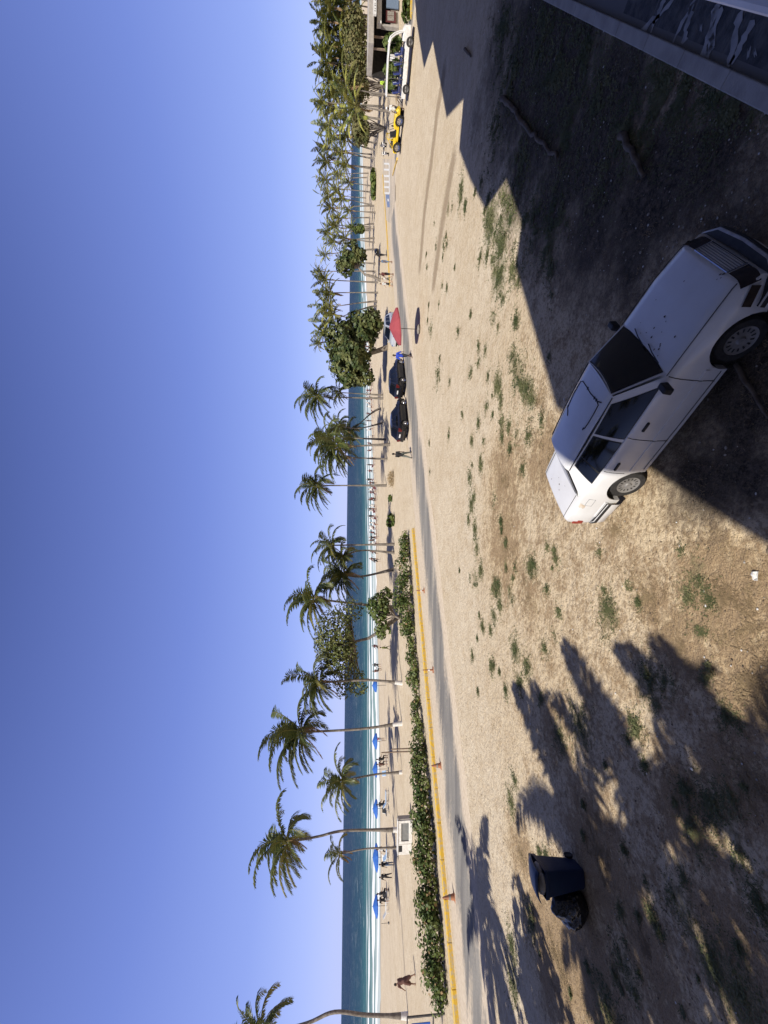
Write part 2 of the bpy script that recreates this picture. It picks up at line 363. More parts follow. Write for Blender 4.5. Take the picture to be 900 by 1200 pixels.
L.new(c, b.inputs['Base Color']); b.inputs['Specular IOR Level'].default_value = .2
L.new(ramp(attr('wet'), 0, 1, .95, .35), b.inputs['Roughness'])
bp = N.new('ShaderNodeBump'); bp.inputs['Strength'].default_value = .85; bp.inputs['Distance'].default_value = .075
L.new(mth('ADD', mth('MULTIPLY', nz(5, 4, .65), 1.1), mth('ADD', mth('MULTIPLY', n3, .8), mth('MULTIPLY', n4, .25))), bp.inputs['Height']); L.new(bp.outputs[0], b.inputs['Normal'])
M['sand'] = m
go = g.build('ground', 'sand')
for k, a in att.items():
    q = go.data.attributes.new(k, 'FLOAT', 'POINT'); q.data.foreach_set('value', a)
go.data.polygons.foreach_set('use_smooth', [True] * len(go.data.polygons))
structure(go)

# ------------------------------------------------------------------ sea
XS = [-14000, -7000, -3000, -1400, -700, -400] + rng(-260, 330, 5) + [400, 550, 800, 1400, 3000, 7000, 16000]
YS = rng(52, 330, 3.0) + [345, 370, 400, 450, 520, 620, 800, 1100, 1600, 2600, 4500, 8000, 14000, 25000]
g = MB(); sh = []
G = []
for Y in YS:
    row = []
    for X in XS:
        d = -sd(X, Y); z = SEA
        if 0 < d < 60 and Y < 330:
            z += .18 * max(0, math.sin(d * .42 + noise.noise(V((X * .03, Y * .03, 0))) * 3)) * (1 - d / 60) * (.6 + noise.noise(V((X * .08, Y * .02, 4))))
        row.append((X, Y, z)); sh.append(d)
    G.append(row)
g.grid(G)
m, nt, N, L, b = nodes('sea_water')
geo = N.new('ShaderNodeNewGeometry'); pos = geo.outputs['Position']
d = attr('shore')
mp = N.new('ShaderNodeMapping'); mp.inputs['Rotation'].default_value = (0, 0, R(-15)); mp.inputs['Scale'].default_value = (.35, 1, 1); L.new(pos, mp.inputs[0])
va = mp.outputs[0]
f1, f2, f3 = nz(.05, 4, .6, va), nz(.35, 5, .7, va), nz(.012, 4, .6, va)
dd = mth('ADD', d, mth('MULTIPLY', mth('SUBTRACT', f1, .5), 26))
c = mixc(ramp(dd, 6, 34), (.24, .34, .32), (.05, .15, .15))
c = mixc(ramp(dd, 30, 75), c, (.018, .058, .082))
c = mixc(ramp(mth('ADD', dd, mth('MULTIPLY', f3, 60)), 120, 300), c, (.008, .030, .062))
c = mixc(ramp(nz(.16, 5, .75, va), .42, .66, 0, .55), c, (.006, .03, .05))
# breakers: bands of foam parallel to the beach
wv = mth('SINE', mth('MULTIPLY', mth('ADD', d, mth('MULTIPLY', nz(.022, 5, .65, va), 40)), .62), 0)
foam = mth('MULTIPLY', ramp(mth('ADD', wv, mth('MULTIPLY', mth('ADD', f2, mth('MULTIPLY', f1, .8)), 2.6)), 2.45, 2.95), ramp(d, 26, 40, 1, 0))
edge = ramp(mth('ADD', d, mth('MULTIPLY', f2, 6)), 6, 9, 1, 0)
caps = mth('MULTIPLY', ramp(nz(.30, 4, .85, va), .60, .66), ramp(d, 30, 60))
fm = mth('MAXIMUM', mth('MAXIMUM', foam, mth('MULTIPLY', edge, .45)), mth('MULTIPLY', caps, .55))
c = mixc(fm, c, (.78, .8, .8))
L.new(c, b.inputs['Base Color']); L.new(ramp(fm, 0, 1, .38, .8), b.inputs['Roughness']); b.inputs['Specular IOR Level'].default_value = .05; b.inputs['IOR'].default_value = 1.12
bp = N.new('ShaderNodeBump'); bp.inputs['Strength'].default_value = .8; bp.inputs['Distance'].default_value = .35
L.new(mth('ADD', f2, mth('MULTIPLY', nz(1.6, 4, .6, va), .4)), bp.inputs['Height']); L.new(bp.outputs[0], b.inputs['Normal'])
M['sea'] = m
o = g.build('sea', 'sea'); q = o.data.attributes.new('shore', 'FLOAT', 'POINT'); q.data.foreach_set('value', sh)
o.data.polygons.foreach_set('use_smooth', [True] * len(o.data.polygons)); structure(o)

# ------------------------------------------------------------------ road, kerbs, parking, terrace
CL = [K0 + E_ * s + N_ * 3.7 for s in rng(-75, 40, 2)]
CL += [V(p) for p in ((36.5, 51.2, 0), (39.5, 51.6, 0), (42.3, 50.0, 0), (44.0, 47, 0), (44.9, 43, 0), (45.4, 38, 0), (46, 30, 0), (47, 20, 0), (48, 5, 0), (49, -20, 0))]
def ribbon(CL, ws, z):
    G = []
    for k, p in enumerate(CL):
        t = (CL[min(k + 1, len(CL) - 1)] - CL[max(k - 1, 0)]); n = V((t.y, -t.x, 0)).normalized()
        G.append([(p.x + n.x * w_, p.y + n.y * w_, (z if abs(w_) < 3.2 else -.07)) for w_ in ws])
    return G
g = MB(); WS = [-3.3, -2.6, -1.8, -.6, .6, 1.8, 2.6, 3.3]
GR = ribbon(CL, WS, .022); g.grid(GR)
m, nt, N, L, b = nodes('sandy_asphalt')
geo = N.new('ShaderNodeNewGeometry'); pos = geo.outputs['Position']
mp = N.new('ShaderNodeMapping'); mp.inputs['Rotation'].default_value = (0, 0, R(-32.5)); mp.inputs['Scale'].default_value = (.14, 1, 1); L.new(pos, mp.inputs[0]); va = mp.outputs[0]
c = mixc(ramp(nz(1.2, 5, .6, va), .38, .62), (.175, .165, .155), (.29, .27, .24))
c = mixc(ramp(nz(14, 4, .7), .4, .7, 0, .4), c, (.12, .12, .12))
sandm = ramp(mth('ADD', attr('edge'), mth('MULTIPLY', mth('ADD', nz(.9, 5, .65, va), mth('MULTIPLY', nz(7, 4), .35)), 1.15)), 1.0, 1.25)
c = mixc(sandm, c, mixc(ramp(nz(6, 5, .7), .4, .65), (.60, .51, .40), (.48, .39, .29)))
L.new(c, b.inputs['Base Color']); b.inputs['Roughness'].default_value = .9; b.inputs['Specular IOR Level'].default_value = .25
bp = N.new('ShaderNodeBump'); bp.inputs['Strength'].default_value = .4; bp.inputs['Distance'].default_value = .02; L.new(nz(25, 5, .7), bp.inputs['Height']); L.new(bp.outputs[0], b.inputs['Normal'])
M['asphalt'] = m
o = g.build('road', 'asphalt'); EW = [1.3, 1.0, .58, .26, .10, .26, .72, 1.3]
q = o.data.attributes.new('edge', 'FLOAT', 'POINT'); q.data.foreach_set('value', [EW[i] for _ in CL for i in range(len(WS))]); structure(o)
def kerb(name, pts, w_, h, mt):
    g = MB()
    for k in range(len(pts) - 1):
        a, b_ = V(pts[k]), V(pts[k + 1]); L_ = (b_ - a).length; n = max(1, int(L_ / 1.5))
        for i in range(n):
            p, q = a.lerp(b_, i / n), a.lerp(b_, (i + 1) / n); t = (q - p).normalized()
            jit = noise.noise(p * 3) * .015
            g.bar(p + t * .008 + V((0, 0, h / 2 - .04 + jit)), q - t * .008 + V((0, 0, h / 2 - .04 + jit)), w_, h + .08)
    return structure(g.build(name, mt, bevel=.02))
kerb('kerb', [K0 - E_ * 45, K0], .34, .17, 'yellow')
kerb('kerb', [gp(466, 186), gp(461, 205)], .25, .14, 'yellow')
kerb('kerb', [gp(449, 205), gp(450.5, 225), gp(452.5, 255), gp(454.5, 285), gp(457, 335)], .3, .13, 'yellow')
kerb('kerb', [gp(483, -30), gp(483, 20)], .4, .16, 'yellow')
# parking bays with painted lines
pk = [gp(*p) for p in ((448.5, 186), (449.3, 225), (452.5, 258), (458, 262), (463.5, 235), (463, 186))]
g = MB(); g.poly([p + V((0, 0, .03)) for p in pk]); o = g.build('parking_lot', 'asphalt', weld=True); structure(o)
q = o.data.attributes.new('edge', 'FLOAT', 'POINT'); q.data.foreach_set('value', [.42] * len(o.data.vertices))
M['line'] = mat('white_road_paint', (.72, .72, .70), .8, (.55, .54, .52), 3)
M['blue_paint'] = mat('blue_road_paint', (.11, .17, .32), .8, (.2, .24, .34), 3)
g = MB()
for y in (192, 199, 206.5, 213, 219.5, 226.5):
    a, b_ = gp(450.3, y - .3), gp(456.2, y); t = (b_ - a).normalized(); n = V((t.y, -t.x, 0)) * .11
    for s in (0,): g.poly([a + n + V((0, 0, .036)), b_ + n + V((0, 0, .036)), b_ - n + V((0, 0, .036)), a - n + V((0, 0, .036))])
a, b_ = gp(456.3, 191.5), gp(456.8, 227); g.poly([gp(456.0, 191.5) + V((0, 0, .04)), gp(456.8, 191.5) + V((0, 0, .04)), gp(457.2, 227) + V((0, 0, .04)), gp(456.3, 227) + V((0, 0, .04))])
structure(g.build('parking_marking', 'line'))
g = MB(); g.poly([gp(*p) + V((0, 0, .035)) for p in ((452.2, 228), (456.6, 228), (457.2, 243), (454.2, 243))]); structure(g.build('disabled_parking_bay', 'blue_paint'))
g = MB(); g.poly([gp(*p) + V((0, 0, .04)) for p in ((454.3, 233), (455.8, 233), (456.1, 236), (454.6, 236))]); structure(g.build('parking_symbol', 'line'))
# paved terrace along the hotel
O_ = gp(640, 0); T_ = (gp(900, 130) - O_).normalized(); NT = V((-T_.y, T_.x, 0))
if NT.dot(-O_) < 0: NT = -NT          # towards the camera
g = MB()
def tq(s0, s1, p0, p1, z, mb, mi=0):
    mb.poly([O_ + T_ * s + NT * p + V((0, 0, z)) for s, p in ((s0, p0), (s1, p0), (s1, p1), (s0, p1))], mi)
s_in = (gp(730, 23) - O_).dot(T_); p_in = (gp(730, 23) - O_).dot(NT)
for k in range(22):
    s = -14 + k * 1.4
    g.box(O_ + T_ * (s + .7) + NT * (p_in / 2 - .01) + V((0, 0, .0)), (1.392, p_in, .2), rz=math.atan2(T_.y, T_.x))
structure(g.build('terrace_kerb', 'concrete', bevel=.015))
g = MB(); tq(-16, 22, p_in - .02, 6.5, .045, g); structure(g.build('terrace', 'grout'))
g = MB(); k0 = s_in - 1.3 * 9
for i in range(9, 26):
    for j in range(4):
        s = k0 + i * 1.3; p = p_in + .06 + j * 1.25
        tq(s + .02, s + 1.27, p + .02, p + 1.22, .05, g)
structure(g.build('terrace_tiles', 'tile'))
g = MB(); random.seed(5)
for x0, y0, x1, y1 in ((752, 40, 800, -6), (764, 42, 782, 0), (790, 55, 822, -8), (806, 50, 815, 5), (828, 68, 845, 4), (836, 62, 842, 8), (832, 72, 848, 10), (858, 80, 872, 14), (862, 76, 886, 24), (880, 64, 884, 60), (888, 66, 891, 62), (824, 35, 827, 31)):
    a, b_ = gp(x0, y0), gp(x1, y1); n = 9; G = []
    t = (b_ - a).normalized(); nn = V((t.y, -t.x, 0))
    for k in range(n + 1):
        p = a.lerp(b_, k / n) + nn * random.uniform(-.035, .035); w_ = .02 + .05 * random.random()
        G.append([p + nn * w_ + V((0, 0, .056)), p - nn * w_ + V((0, 0, .056))])
    g.grid(G)
structure(g.build('terrace_stains', 'stain'))

# ------------------------------------------------------------------ hotel behind the camera (its upper storeys cast the big shadow)
EB = T_ if T_.x > 0 else -T_
PB = V((-EB.y, EB.x, 0)); p0 = -.75
hh = V((math.cos(SAZ), math.sin(SAZ), 0))       # horizontal towards sun
def sil(x, y=None):
    G_ = gp(x, y) if y is not None else V(x)
    mm = (G_.dot(PB) - p0) / -hh.dot(PB)
    q = G_ + hh * mm
    return (q.dot(EB), mm * math.tan(SEL))
prof = [sil((-.25, 5.15, 0)), sil((2.84, 10.3, 0)), sil(600, 312), sil(607, 262), sil(590, 212), sil(566, 247), sil(549, 212), sil(536, 177), sil(541, 119), sil(522, 140), sil(506, 51), sil(496, 82), sil(487, 24), sil(484, -60)]
prof[0] = (prof[1][0], 0)
PROF = prof
hotel = thing('hotel', 'grey rendered hotel wall with a white ledge beside the viewpoint', 'hotel', (0, 0, 0))
g = MB()
sl_ = prof[-1][0]
pts = prof + [(sl_ + 25, prof[-1][1]), (sl_ + 25, 0)]
def bp3(s, p, z): return EB * s + PB * p + V((0, 0, z))
n = len(pts)
fr = [g.vert(bp3(s, p0, z - .3)) for s, z in pts]; bk = [g.vert(bp3(s, p0 - 7, z - .3)) for s, z in pts]
g.face(fr); g.face(bk[::-1])
for k in range(n): g.face((fr[k], bk[k], bk[(k + 1) % n], fr[(k + 1) % n]))
g.build('wall', 'hotel', hotel, weld=True)
A_ = atz(836, 0, 3.15); B_ = atz(900, 23, 3.15)
g = MB(); pf = (A_.dot(PB) + B_.dot(PB)) / 2
sA = min(prof[1][0] + 1, -2)
g.box(EB * ((sA + 30) / 2) + PB * ((pf + p0) / 2 + .002) + V((0, 0, 3.0)), (30 - sA, pf - p0, .3), rz=math.atan2(EB.y, EB.x))
g.build('ledge', 'wall_white', hotel, bevel=.03)
for s in rng(4.5, 28, 3.2):
    g = MB(); g.box(bp3(s, p0 + .02, 1.5), (1.3, .08, 1.5), rz=math.atan2(EB.y, EB.x)); fo = g.build('window', 'wall_white', hotel)
    g = MB(); g.box(bp3(s, p0 + .055, 1.5), (1.14, .03, 1.34), rz=math.atan2(EB.y, EB.x)); g.build('pane', 'glass', fo)

# ------------------------------------------------------------------ cars
def interp(L_, x):
    for (a, b), (c, d) in zip(L_, L_[1:]):
        if x <= c: return b + (d - b) * max(0, min(1, (x - a) / (c - a)))
    return L_[-1][1]
def S4(p00, p10, p11, p01, bul=(0, 0, 0)):
    """bilinear patch with a bulge: u along the first edge, v up"""
    P = [V(q) for q in (p00, p10, p11, p01)]; bul = V(bul)
    def f(u, v): return (P[0] * (1 - u) + P[1] * u) * (1 - v) + (P[3] * (1 - u) + P[2] * u) * v + bul * (4 * u * (1 - u)) * (.6 + .4 * 4 * v * (1 - v))
    return f
def patch(mb, f, u0, u1, v0, v1, n, k, off=0, mi=0, us=None):
    c_ = V((0, 0, .6)); nn_ = (f(.501, .5) - f(.499, .5)).cross(f(.5, .501) - f(.5, .499))
    if nn_.dot(f(.5, .5) - c_) < 0: off = -off
    G = []
    for j in range(k + 1):
        row = []
        for i in range(n + 1):
            v = v0 + (v1 - v0) * j / k
            a, b_ = (us(v) if us else (u0, u1)); u = a + (b_ - a) * i / n
            e = 1e-3; nn = (f(u + e, v) - f(u - e, v)).cross(f(u, v + e) - f(u, v - e)).normalized()
            row.append(f(u, v) + nn * off)
        G.append(row)
    mb.grid(G, mi)
def wheel(parent, c, side, rt, wd, rim='cover', name='wheel', holes=14, dish=.02):
    """axle along y; side=-1 faces -y"""
    w_ = bpy.data.objects.new(name, None); COL.objects.link(w_); w_.parent = parent; w_.location = c
    rr = rt * .63
    g = MB(); h = wd / 2
    g.lathe([(rr * .98, -h * .8), (rr * 1.06, -h), (rt * .93, -h), (rt * .99, -h * .75), (rt, -h * .4), (rt, h * .4), (rt * .99, h * .75), (rt * .93, h), (rr * 1.06, h), (rr * .98, h * .8)], 36, 'Y')
    g.build('tyre', 'rubber', w_, 50, weld=True)
    g = MB(); s = side * h
    g.lathe([(0, s * .92 + side * dish), (rr * .22, s * .92 + side * dish), (rr * .3, s * .86), (rr * .88, s * .84), (rr * .97, s * .95), (rr * 1.03, s * 1.0), (rr * 1.0, s * .5)], 36, 'Y')
    for k in range(holes):
        a = 2 * math.pi * k / holes; r1, r2, dw = rr * .6, rr * .86, .085 * 14 / holes
        g.poly([V((r * math.cos(a + q), s * .85 + side * .004, r * math.sin(a + q))) for r, q in ((r1, -dw), (r2, -dw * .9), (r2, dw * .9), (r1, dw))], 1)
    g.build('rim', [rim, 'black'], w_, 40, weld=True)
    return w_
def make_car(root, T, paint):
    wb, rw = T['wb'], T['rt']; xw = (-wb / 2, wb / 2); Ra = rw + T.get('gap', .055)
    xr, xf = T['top'][0][0], T['top'][-1][0]
    xs = set(T_[0] for T_ in T['top']) | set(T_[0] for T_ in T['wm']) | set(xr + (xf - xr) * i / 44 for i in range(45))
    xs = [x for x in xs if all(abs(abs(x - c) - Ra) > .03 for c in xw)]
    for c in xw: xs += [c + Ra * math.cos(math.pi * k / 16) for k in range(17)] + [c - Ra - .002, c + Ra + .002]
    xs = sorted(xs); ys = []
    rows = []
    for x in xs:
        zt = interp(T['top'], x); wm = interp(T['wm'], x); ws = min(interp(T['ws'], x), wm - .01); zb = interp(T['bot'], x)
        for c in xw:
            if abs(x - c) < Ra: zb = max(zb, T['hub'] + math.sqrt(Ra * Ra - (x - c) ** 2))
        cr = T.get('crown', .03); zm = T.get('zm', .6); zs = zt - .03
        half = [(0, zt + cr), (ws * .4, zt + cr * .85), (ws * .75, zt + cr * .45), (ws * .93, zt + .004), (ws, zs), (ws + (wm - ws) * .5, zs - (zs - zm) * .22), (wm - .012, zs - (zs - zm) * .55), (wm, zm), (wm - .002, zm - .12), (wm - .012, .36), (wm - .03, zb), (wm - .13, zb + .002)]
        o = []
        for i, (y, z) in enumerate(half):
            z = max(z, zb + (10 - i) * .003) if i < 11 else z
            o.append((y, min(z, zt + cr)))
        rows.append([(x, y, z) for y, z in o[::-1]] + [(x, -y, z) for y, z in o[1:]])
    g = MB(); ids = g.grid(rows)
    g.face(ids[0]); g.face(ids[-1][::-1])
    for q in T.get('spots', ()): g.poly(q, 1)
    body = g.build('body', [paint, 'rust'], root, 32, weld=True); q = body.modifiers.new('bevel', 'BEVEL'); q.width = .016; q.segments = 2; q.limit_method = 'ANGLE'; q.angle_limit = R(36)
    # dark under body and wheel wells
    g = MB(); g.box(((xr + xf) / 2, 0, .36), (xf - xr - .25, interp(T['wm'], 0) * 2 - .30, .3))
    for c in xw:
        wc = interp(T['wm'], c)
        for sg in (-1, 1):
            g.grid([[(c + math.cos(math.pi * k / 16) * r_, sg * (wc - d_), T['hub'] + math.sin(math.pi * k / 16) * r_) for k in range(17)] for r_, d_ in ((Ra, .04), (Ra, .36), (.02, .36))])
    g.build('underbody', 'black', root)
    # greenhouse
    bx, bw, bz, rx0, rx1, rw_, rz, cx, cw, cz = T['gh']
    xb, zb_ = T['side_belt']                                 # widest belt half-width and its height
    cab = MB()
    sf = {}
    fA, fC = (bx - .02, bw + .03), (cx + .03, cw + .03)
    for s in (-1, 1):
        f = S4((fA[0], s * fA[1], bz - .02), (fC[0], s * fC[1], cz - .02), (rx1, s * rw_, rz - .03), (rx0, s * rw_, rz - .03), (0, s * T.get('sb', .05), 0)); sf[s] = f
        patch(cab, f, 0, 1, 0, 1, 12, 6)
    fw = S4((bx, bw, bz), (bx, -bw, bz), (rx0, -rw_ + .02, rz), (rx0, rw_ - .02, rz), (T.get('wbul', .09), 0, 0.0)); patch(cab, fw, 0, 1, 0, 1, 10, 5)
    fr_ = S4((cx, -cw, cz), (cx, cw, cz), (rx1, rw_ - .02, rz), (rx1, -rw_ + .02, rz), (-.06, 0, .0)); patch(cab, fr_, 0, 1, 0, 1, 10, 4)
    G = []
    for j in range(9):
        t = j / 8; x = rx0 + (rx1 - rx0) * t; row = []
        for i in range(11):
            u = i / 10 * 2 - 1; bulx = T.get('wbul', .09) * (1 - u * u) * .6 * (1 - t) - .036 * (1 - u * u) * t
            zz = rz + .045 * (1 - u * u) * (.55 + .45 * math.sin(math.pi * t)) + .022 * math.sin(math.pi * t) - (.03 if abs(u) > .99 else 0)
            row.append((x + bulx, u * (rw_ + (.012 if abs(u) < .99 else 0)), zz))
        G.append(row)
    cab.grid(G)
    cb = cab.build('cabin', paint, root, 35, weld=True); q = cb.modifiers.new('bevel', 'BEVEL'); q.width = .022; q.segments = 3; q.limit_method = 'ANGLE'; q.angle_limit = R(28)
    def win(name, f, us, v0, v1, off=.006, trim=.012, frame=True):
        g = MB(); patch(g, f, 0, 0, v0 - trim, v1 + trim, 8, 5, off - .002, us=lambda v: (us(v)[0] - trim * .6, us(v)[1] + trim * .6))
        fo = g.build(name, 'black', root, 60)
        g = MB(); patch(g, f, 0, 0, v0, v1, 8, 5, off + .003, us=us); g.build('pane', 'glass', fo, 60)
        return fo
    win('windscreen', fw, lambda v: (.045, .955), .06, .95, trim=.03)
    win('rear_window', fr_, lambda v: (.05, .95), .08, .94)
    for s in (-1, 1):
        for nm, a, b_ in T['wins']:
            f = sf[s]
            ff = f if s > 0 else (lambda u, v, f=f: f(u, v))
            g = MB()
            us = lambda v, a=a, b_=b_: (a[0] + (a[1] - a[0]) * v, b_[0] + (b_[1] - b_[0]) * v)
            sg = 1 if s < 0 else -1
            patch(g, f, 0, 0, .0, .95, 6, 5, .004, us=lambda v: (us(v)[0] - .008, us(v)[1] + .008)); fo = g.build(nm, 'black', root, 60)
            g = MB(); patch(g, f, 0, 0, .03, .91, 6, 5, .008, us=us); g.build('pane', 'glass', fo, 60)
    for c in xw:
        for s in (-1, 1): wheel(root, (c, s * (interp(T['wm'], c) - T.get('inset', .12)), T['hub']), s, T['rt'], .19, T.get('rim', 'cover'), holes=T.get('holes', 14))
    return body, sf
def seam(mb, pts, w_=.006):
    mb.tube(pts, w_, 5)
SEDAN = dict(wb=2.698, rt=.30, hub=.30, inset=.15, gap=.075, rim='cover_dull', crown=.028, zm=.60,
    top=[(-2.50, .93), (-2.47, .955), (-2.43, .975), (-1.72, 1.0), (-1.2, .97), (.8, .955), (.86, .95), (1.5, .87), (1.88, .79), (1.955, .765), (1.975, .745), (2.09, .57), (2.10, .53)],
    wm=[(-2.50, .705), (-2.42, .75), (-2.2, .785), (-1.4, .812), (0, .822), (1.4, .812), (1.75, .785), (1.93, .73), (2.03, .69), (2.10, .66)],
    ws=[(-2.50, .68), (-2.3, .71), (-1.7, .735), (0, .765), (.8, .745), (1.5, .70), (1.95, .63), (2.10, .62)],
    bot=[(-2.50, .42), (-2.2, .30), (-1, .22), (1, .22), (1.9, .28), (2.10, .36)],
    gh=(.82, .70, .955, .28, -1.29, .485, 1.375, -1.82, .665, .985), side_belt=(.77, .95),
    wins=[('front_side_window', (.07, .10), (.425, .425)), ('rear_side_window', (.465, .465), (.725, .725)), ('quarter_window', (.742, .742), (.83, .875))])
random.seed(11); SPOTS = []
spots = [(1.0, -.3), (1.02, -.28), (.96, -.32), (.9, -.38), (1.1, .02), (.99, .1), (1.0, -.05), (1.13, -.16), (.93, .2), (1.25, -.1), (1.28, -.02), (1.02, .34), (1.35, .35), (.92, -.25), (1.2, -.42), (1.9, -.35), (1.93, -.38), (1.95, -.33), (1.97, -.36), (-2.05, .1), (-2.2, -.1), (-2.12, -.02), (-2.3, .3), (-1.98, -.2), (1.7, .1)]
for x, y in spots:
    n = 7; z = interp(SEDAN['top'], x) + .028 * (1 - abs(y / .7) ** 2 * .9) + .003; r = random.uniform(.006, .016)
    pts = []
    for k in range(n):
        a = 2 * math.pi * k / n; q = r * random.uniform(.5, 1.2); xx = x + q * math.cos(a) * 1.3; yy = y + q * math.sin(a)
        pts.append((xx, yy, interp(SEDAN['top'], xx) + .028 * (1 - abs(yy / .7) ** 2 * .8) + .004))
    SPOTS.append(pts)
SEDAN['spots'] = SPOTS
car = thing('parked_car', 'dusty white four-door sedan parked half in the hotel shadow', 'car', (1.968, 6.333, 0.0), -.882)
body, sf = make_car(car, SEDAN, 'car_white')
def ysd(x, z):                                   # flank half width
    wm = interp(SEDAN['wm'], x); ws = interp(SEDAN['ws'], x); zs = interp(SEDAN['top'], x) - .03; zm = .6
    if z >= zm:
        pts = [(zm, wm), (zs - (zs - zm) * .55, wm - .012), (zs - (zs - zm) * .22, ws + (wm - ws) * .5), (zs, ws)]
    else: pts = [(.36, wm - .012), (zm - .12, wm - .002), (zm, wm)]
    return interp(pts, z)
for s in (-1, 1):
    g = MB()
    for x0, x1 in ((.80, .80), (-.27, -.27)):
        pts = []
        for k in range(9):
            z = .93 - k * .08
            xx = x0 + (0 if x0 > 0 else -.0)
            pts.append((xx, s * (ysd(xx, max(z, .3)) + .000), z))
        seam(g, pts, .007)
    pts = []                                     # rear edge of the rear door runs down and round the wheel arch
    for k in range(8):
        a = k / 7; z = .93 - .33 * a; x = -1.02 + .02 * a; pts.append((x, s * ysd(x, z), z))
    seam(g, pts, .006)
    seam(g, [(x, s * (ysd(x, .26 + .1)), .30) for x in (.95, .4, 0, -.5, -.9)], .005)
    g.build('door_seam', 'black', car)
    for x0, x1 in ((.96, .81), (.79, -.26), (-.28, -.95), (-1.76, -2.2)):
        n = 6; G = []; g = MB()
        for k in range(n + 1):
            x = x0 + (x1 - x0) * k / n; y = s * (ysd(x, .5) + .012)
            G.append([(x, y - s * .02, .545), (x, y, .54), (x, y, .48), (x, y - s * .02, .475)])
        g.grid(G); g.build('side_moulding', 'car_white', car, 30)
    for x in (-.02, -.86):
        g = MB(); g.box((x, s * (ysd(x, .80) + .006), .80), (.17, .035, .04)); g.build('door_handle', 'black', car, bevel=.01)
    g = MB(); g.box((.70, s * .88, .985), (.10, .20, .125), taper=.85); g.bar((.68, s * .77, .95), (.69, s * .84, .97), .05); g.build('wing_mirror', 'black', car, bevel=.02)
    g = MB(); n = 10; G = []                       # roof drip rail, black
    pts = [sf[s](0.02, .99), *[sf[s](k / 10, 1.0) for k in range(1, 10)], sf[s](.98, .98)]
    g.tube([p + V((0, s * .002, .008)) for p in pts], .009, 5); g.build('drip_rail', 'black', car)
# nose: grille, headlights, bumper
X0 = 2.10
def nose(t, y, off=.006):                        # t 0 at the bonnet edge, 1 at the bumper
    k = max(0, abs(y) - .52) / .2
    return V((1.978 + .115 * t + off - .07 * k * k, y, .742 - .172 * t + off * .7))
g = MB(); G = [[nose(t / 4, y / 10 * .37) for y in range(-10, 11)] for t in range(5)]; g.grid(G); gr = g.build('grille', 'black', car, 40)
g = MB()
for k in range(1, 7): g.tube([nose(k / 7, -.36, .012), nose(k / 7, .36, .012)], .0045, 4)
g.build('slats', 'grey', gr)
g = MB(); g.tube([nose(-.02, y, .012) for y in (-.37, -.2, 0, .2, .37)], .010, 6)
for s in (-1, 1): g.tube([nose(-.02, s * .372, .012), nose(1, s * .372, .012)], .009, 6)
g.build('trim', 'chrome', gr)
for s in (-1, 1):
    g = MB(); G = [[nose(t / 4, s * (.388 + .31 * q / 8), .007) for q in range(9)] for t in range(5)]
    g.grid(G); g.build('headlight', 'lamp', car, 40)
    g = MB(); G = [[V((1.99 - .11 * k, s * (.722 + .034 * k), .665)), V((2.0 - .11 * k, s * (.735 + .034 * k), .56))] for k in range(3)]
    g.grid(G); g.build('indicator', 'lamp', car)
def bumper(name, x, sg, mt='car_white', ex=.30):
    g = MB(); 
    prof = [(0, .505), (.10, .50), (.125, .47), (.13, .38), (.11, .29), (.03, .25)]
    G = []
    path = [(-ex, .805), (-.25, .80), (-.18, .77), (-.06, .69), (.0, .50), (.025, 0)] if ex < .4 else [(-ex, .815), (-.4, .80), (-.18, .765), (-.06, .69), (.0, .50), (.025, 0)]
    full = [(dx, -y) for dx, y in path] + [(dx, y) for dx, y in path[-2::-1]]
    for k, (dx, y) in enumerate(full):
        d = V((1 if abs(y) < .6 else .45, (0 if abs(y) < .6 else math.copysign(.9, y)), 0)).normalized()
        if dx < -.24: d = V((0, math.copysign(1, y), 0))
        sc = .55 if dx < -.24 else 1
        G.append([(x + sg * (dx + d.x * o * sc), (y + d.y * (o * sc * .5)), z) for o, z in prof])
    g.grid(G)
    g.m = [1 if k % 5 == 0 else 0 for k in range(len(g.f))]
    bo = g.build(name, [mt, 'black'], car, 35)
    g = MB(); G = []
    for k, (dx, y) in enumerate(full):
        d = V((1 if abs(y) < .6 else .45, (0 if abs(y) < .6 else math.copysign(.9, y)), 0)).normalized()
        if dx < -.24: d = V((0, math.copysign(1, y), 0))
        sc = .55 if dx < -.24 else 1
        G.append([(x + sg * (dx + d.x * o * sc), y + d.y * o * sc * .5, z) for o, z in ((.118, .485), (.142, .475), (.145, .43), (.125, .42))])
    g.grid(G); g.build('rub_strip', 'black', bo, 40)
    g = MB(); G = []
    for k, (dx, y) in enumerate(full):
        d = V((1 if abs(y) < .6 else .45, (0 if abs(y) < .6 else math.copysign(.9, y)), 0)).normalized()
        if dx < -.24: d = V((0, math.copysign(1, y), 0))
        sc = .55 if dx < -.24 else 1
        G.append([(x + sg * (dx + d.x * o * sc), y + d.y * o * sc * .5, z) for o, z in ((.098, .506), (.128, .497), (.131, .486))])
    g.grid(G)
    if sg > 0: g.build('chrome_strip', 'cover', bo, 40)
bumper('front_bumper', 2.10, 1); bumper('rear_bumper', -2.46, -1, ex=.68)
for s in (-1, 1):
    g = MB(); g.box((-2.475, s * .55, .72), (.07, .36, .20)); g.box((-2.42, s * .728, .70), (.08, .05, .11)); g.build('tail_light', 'tail_red', car, bevel=.01)
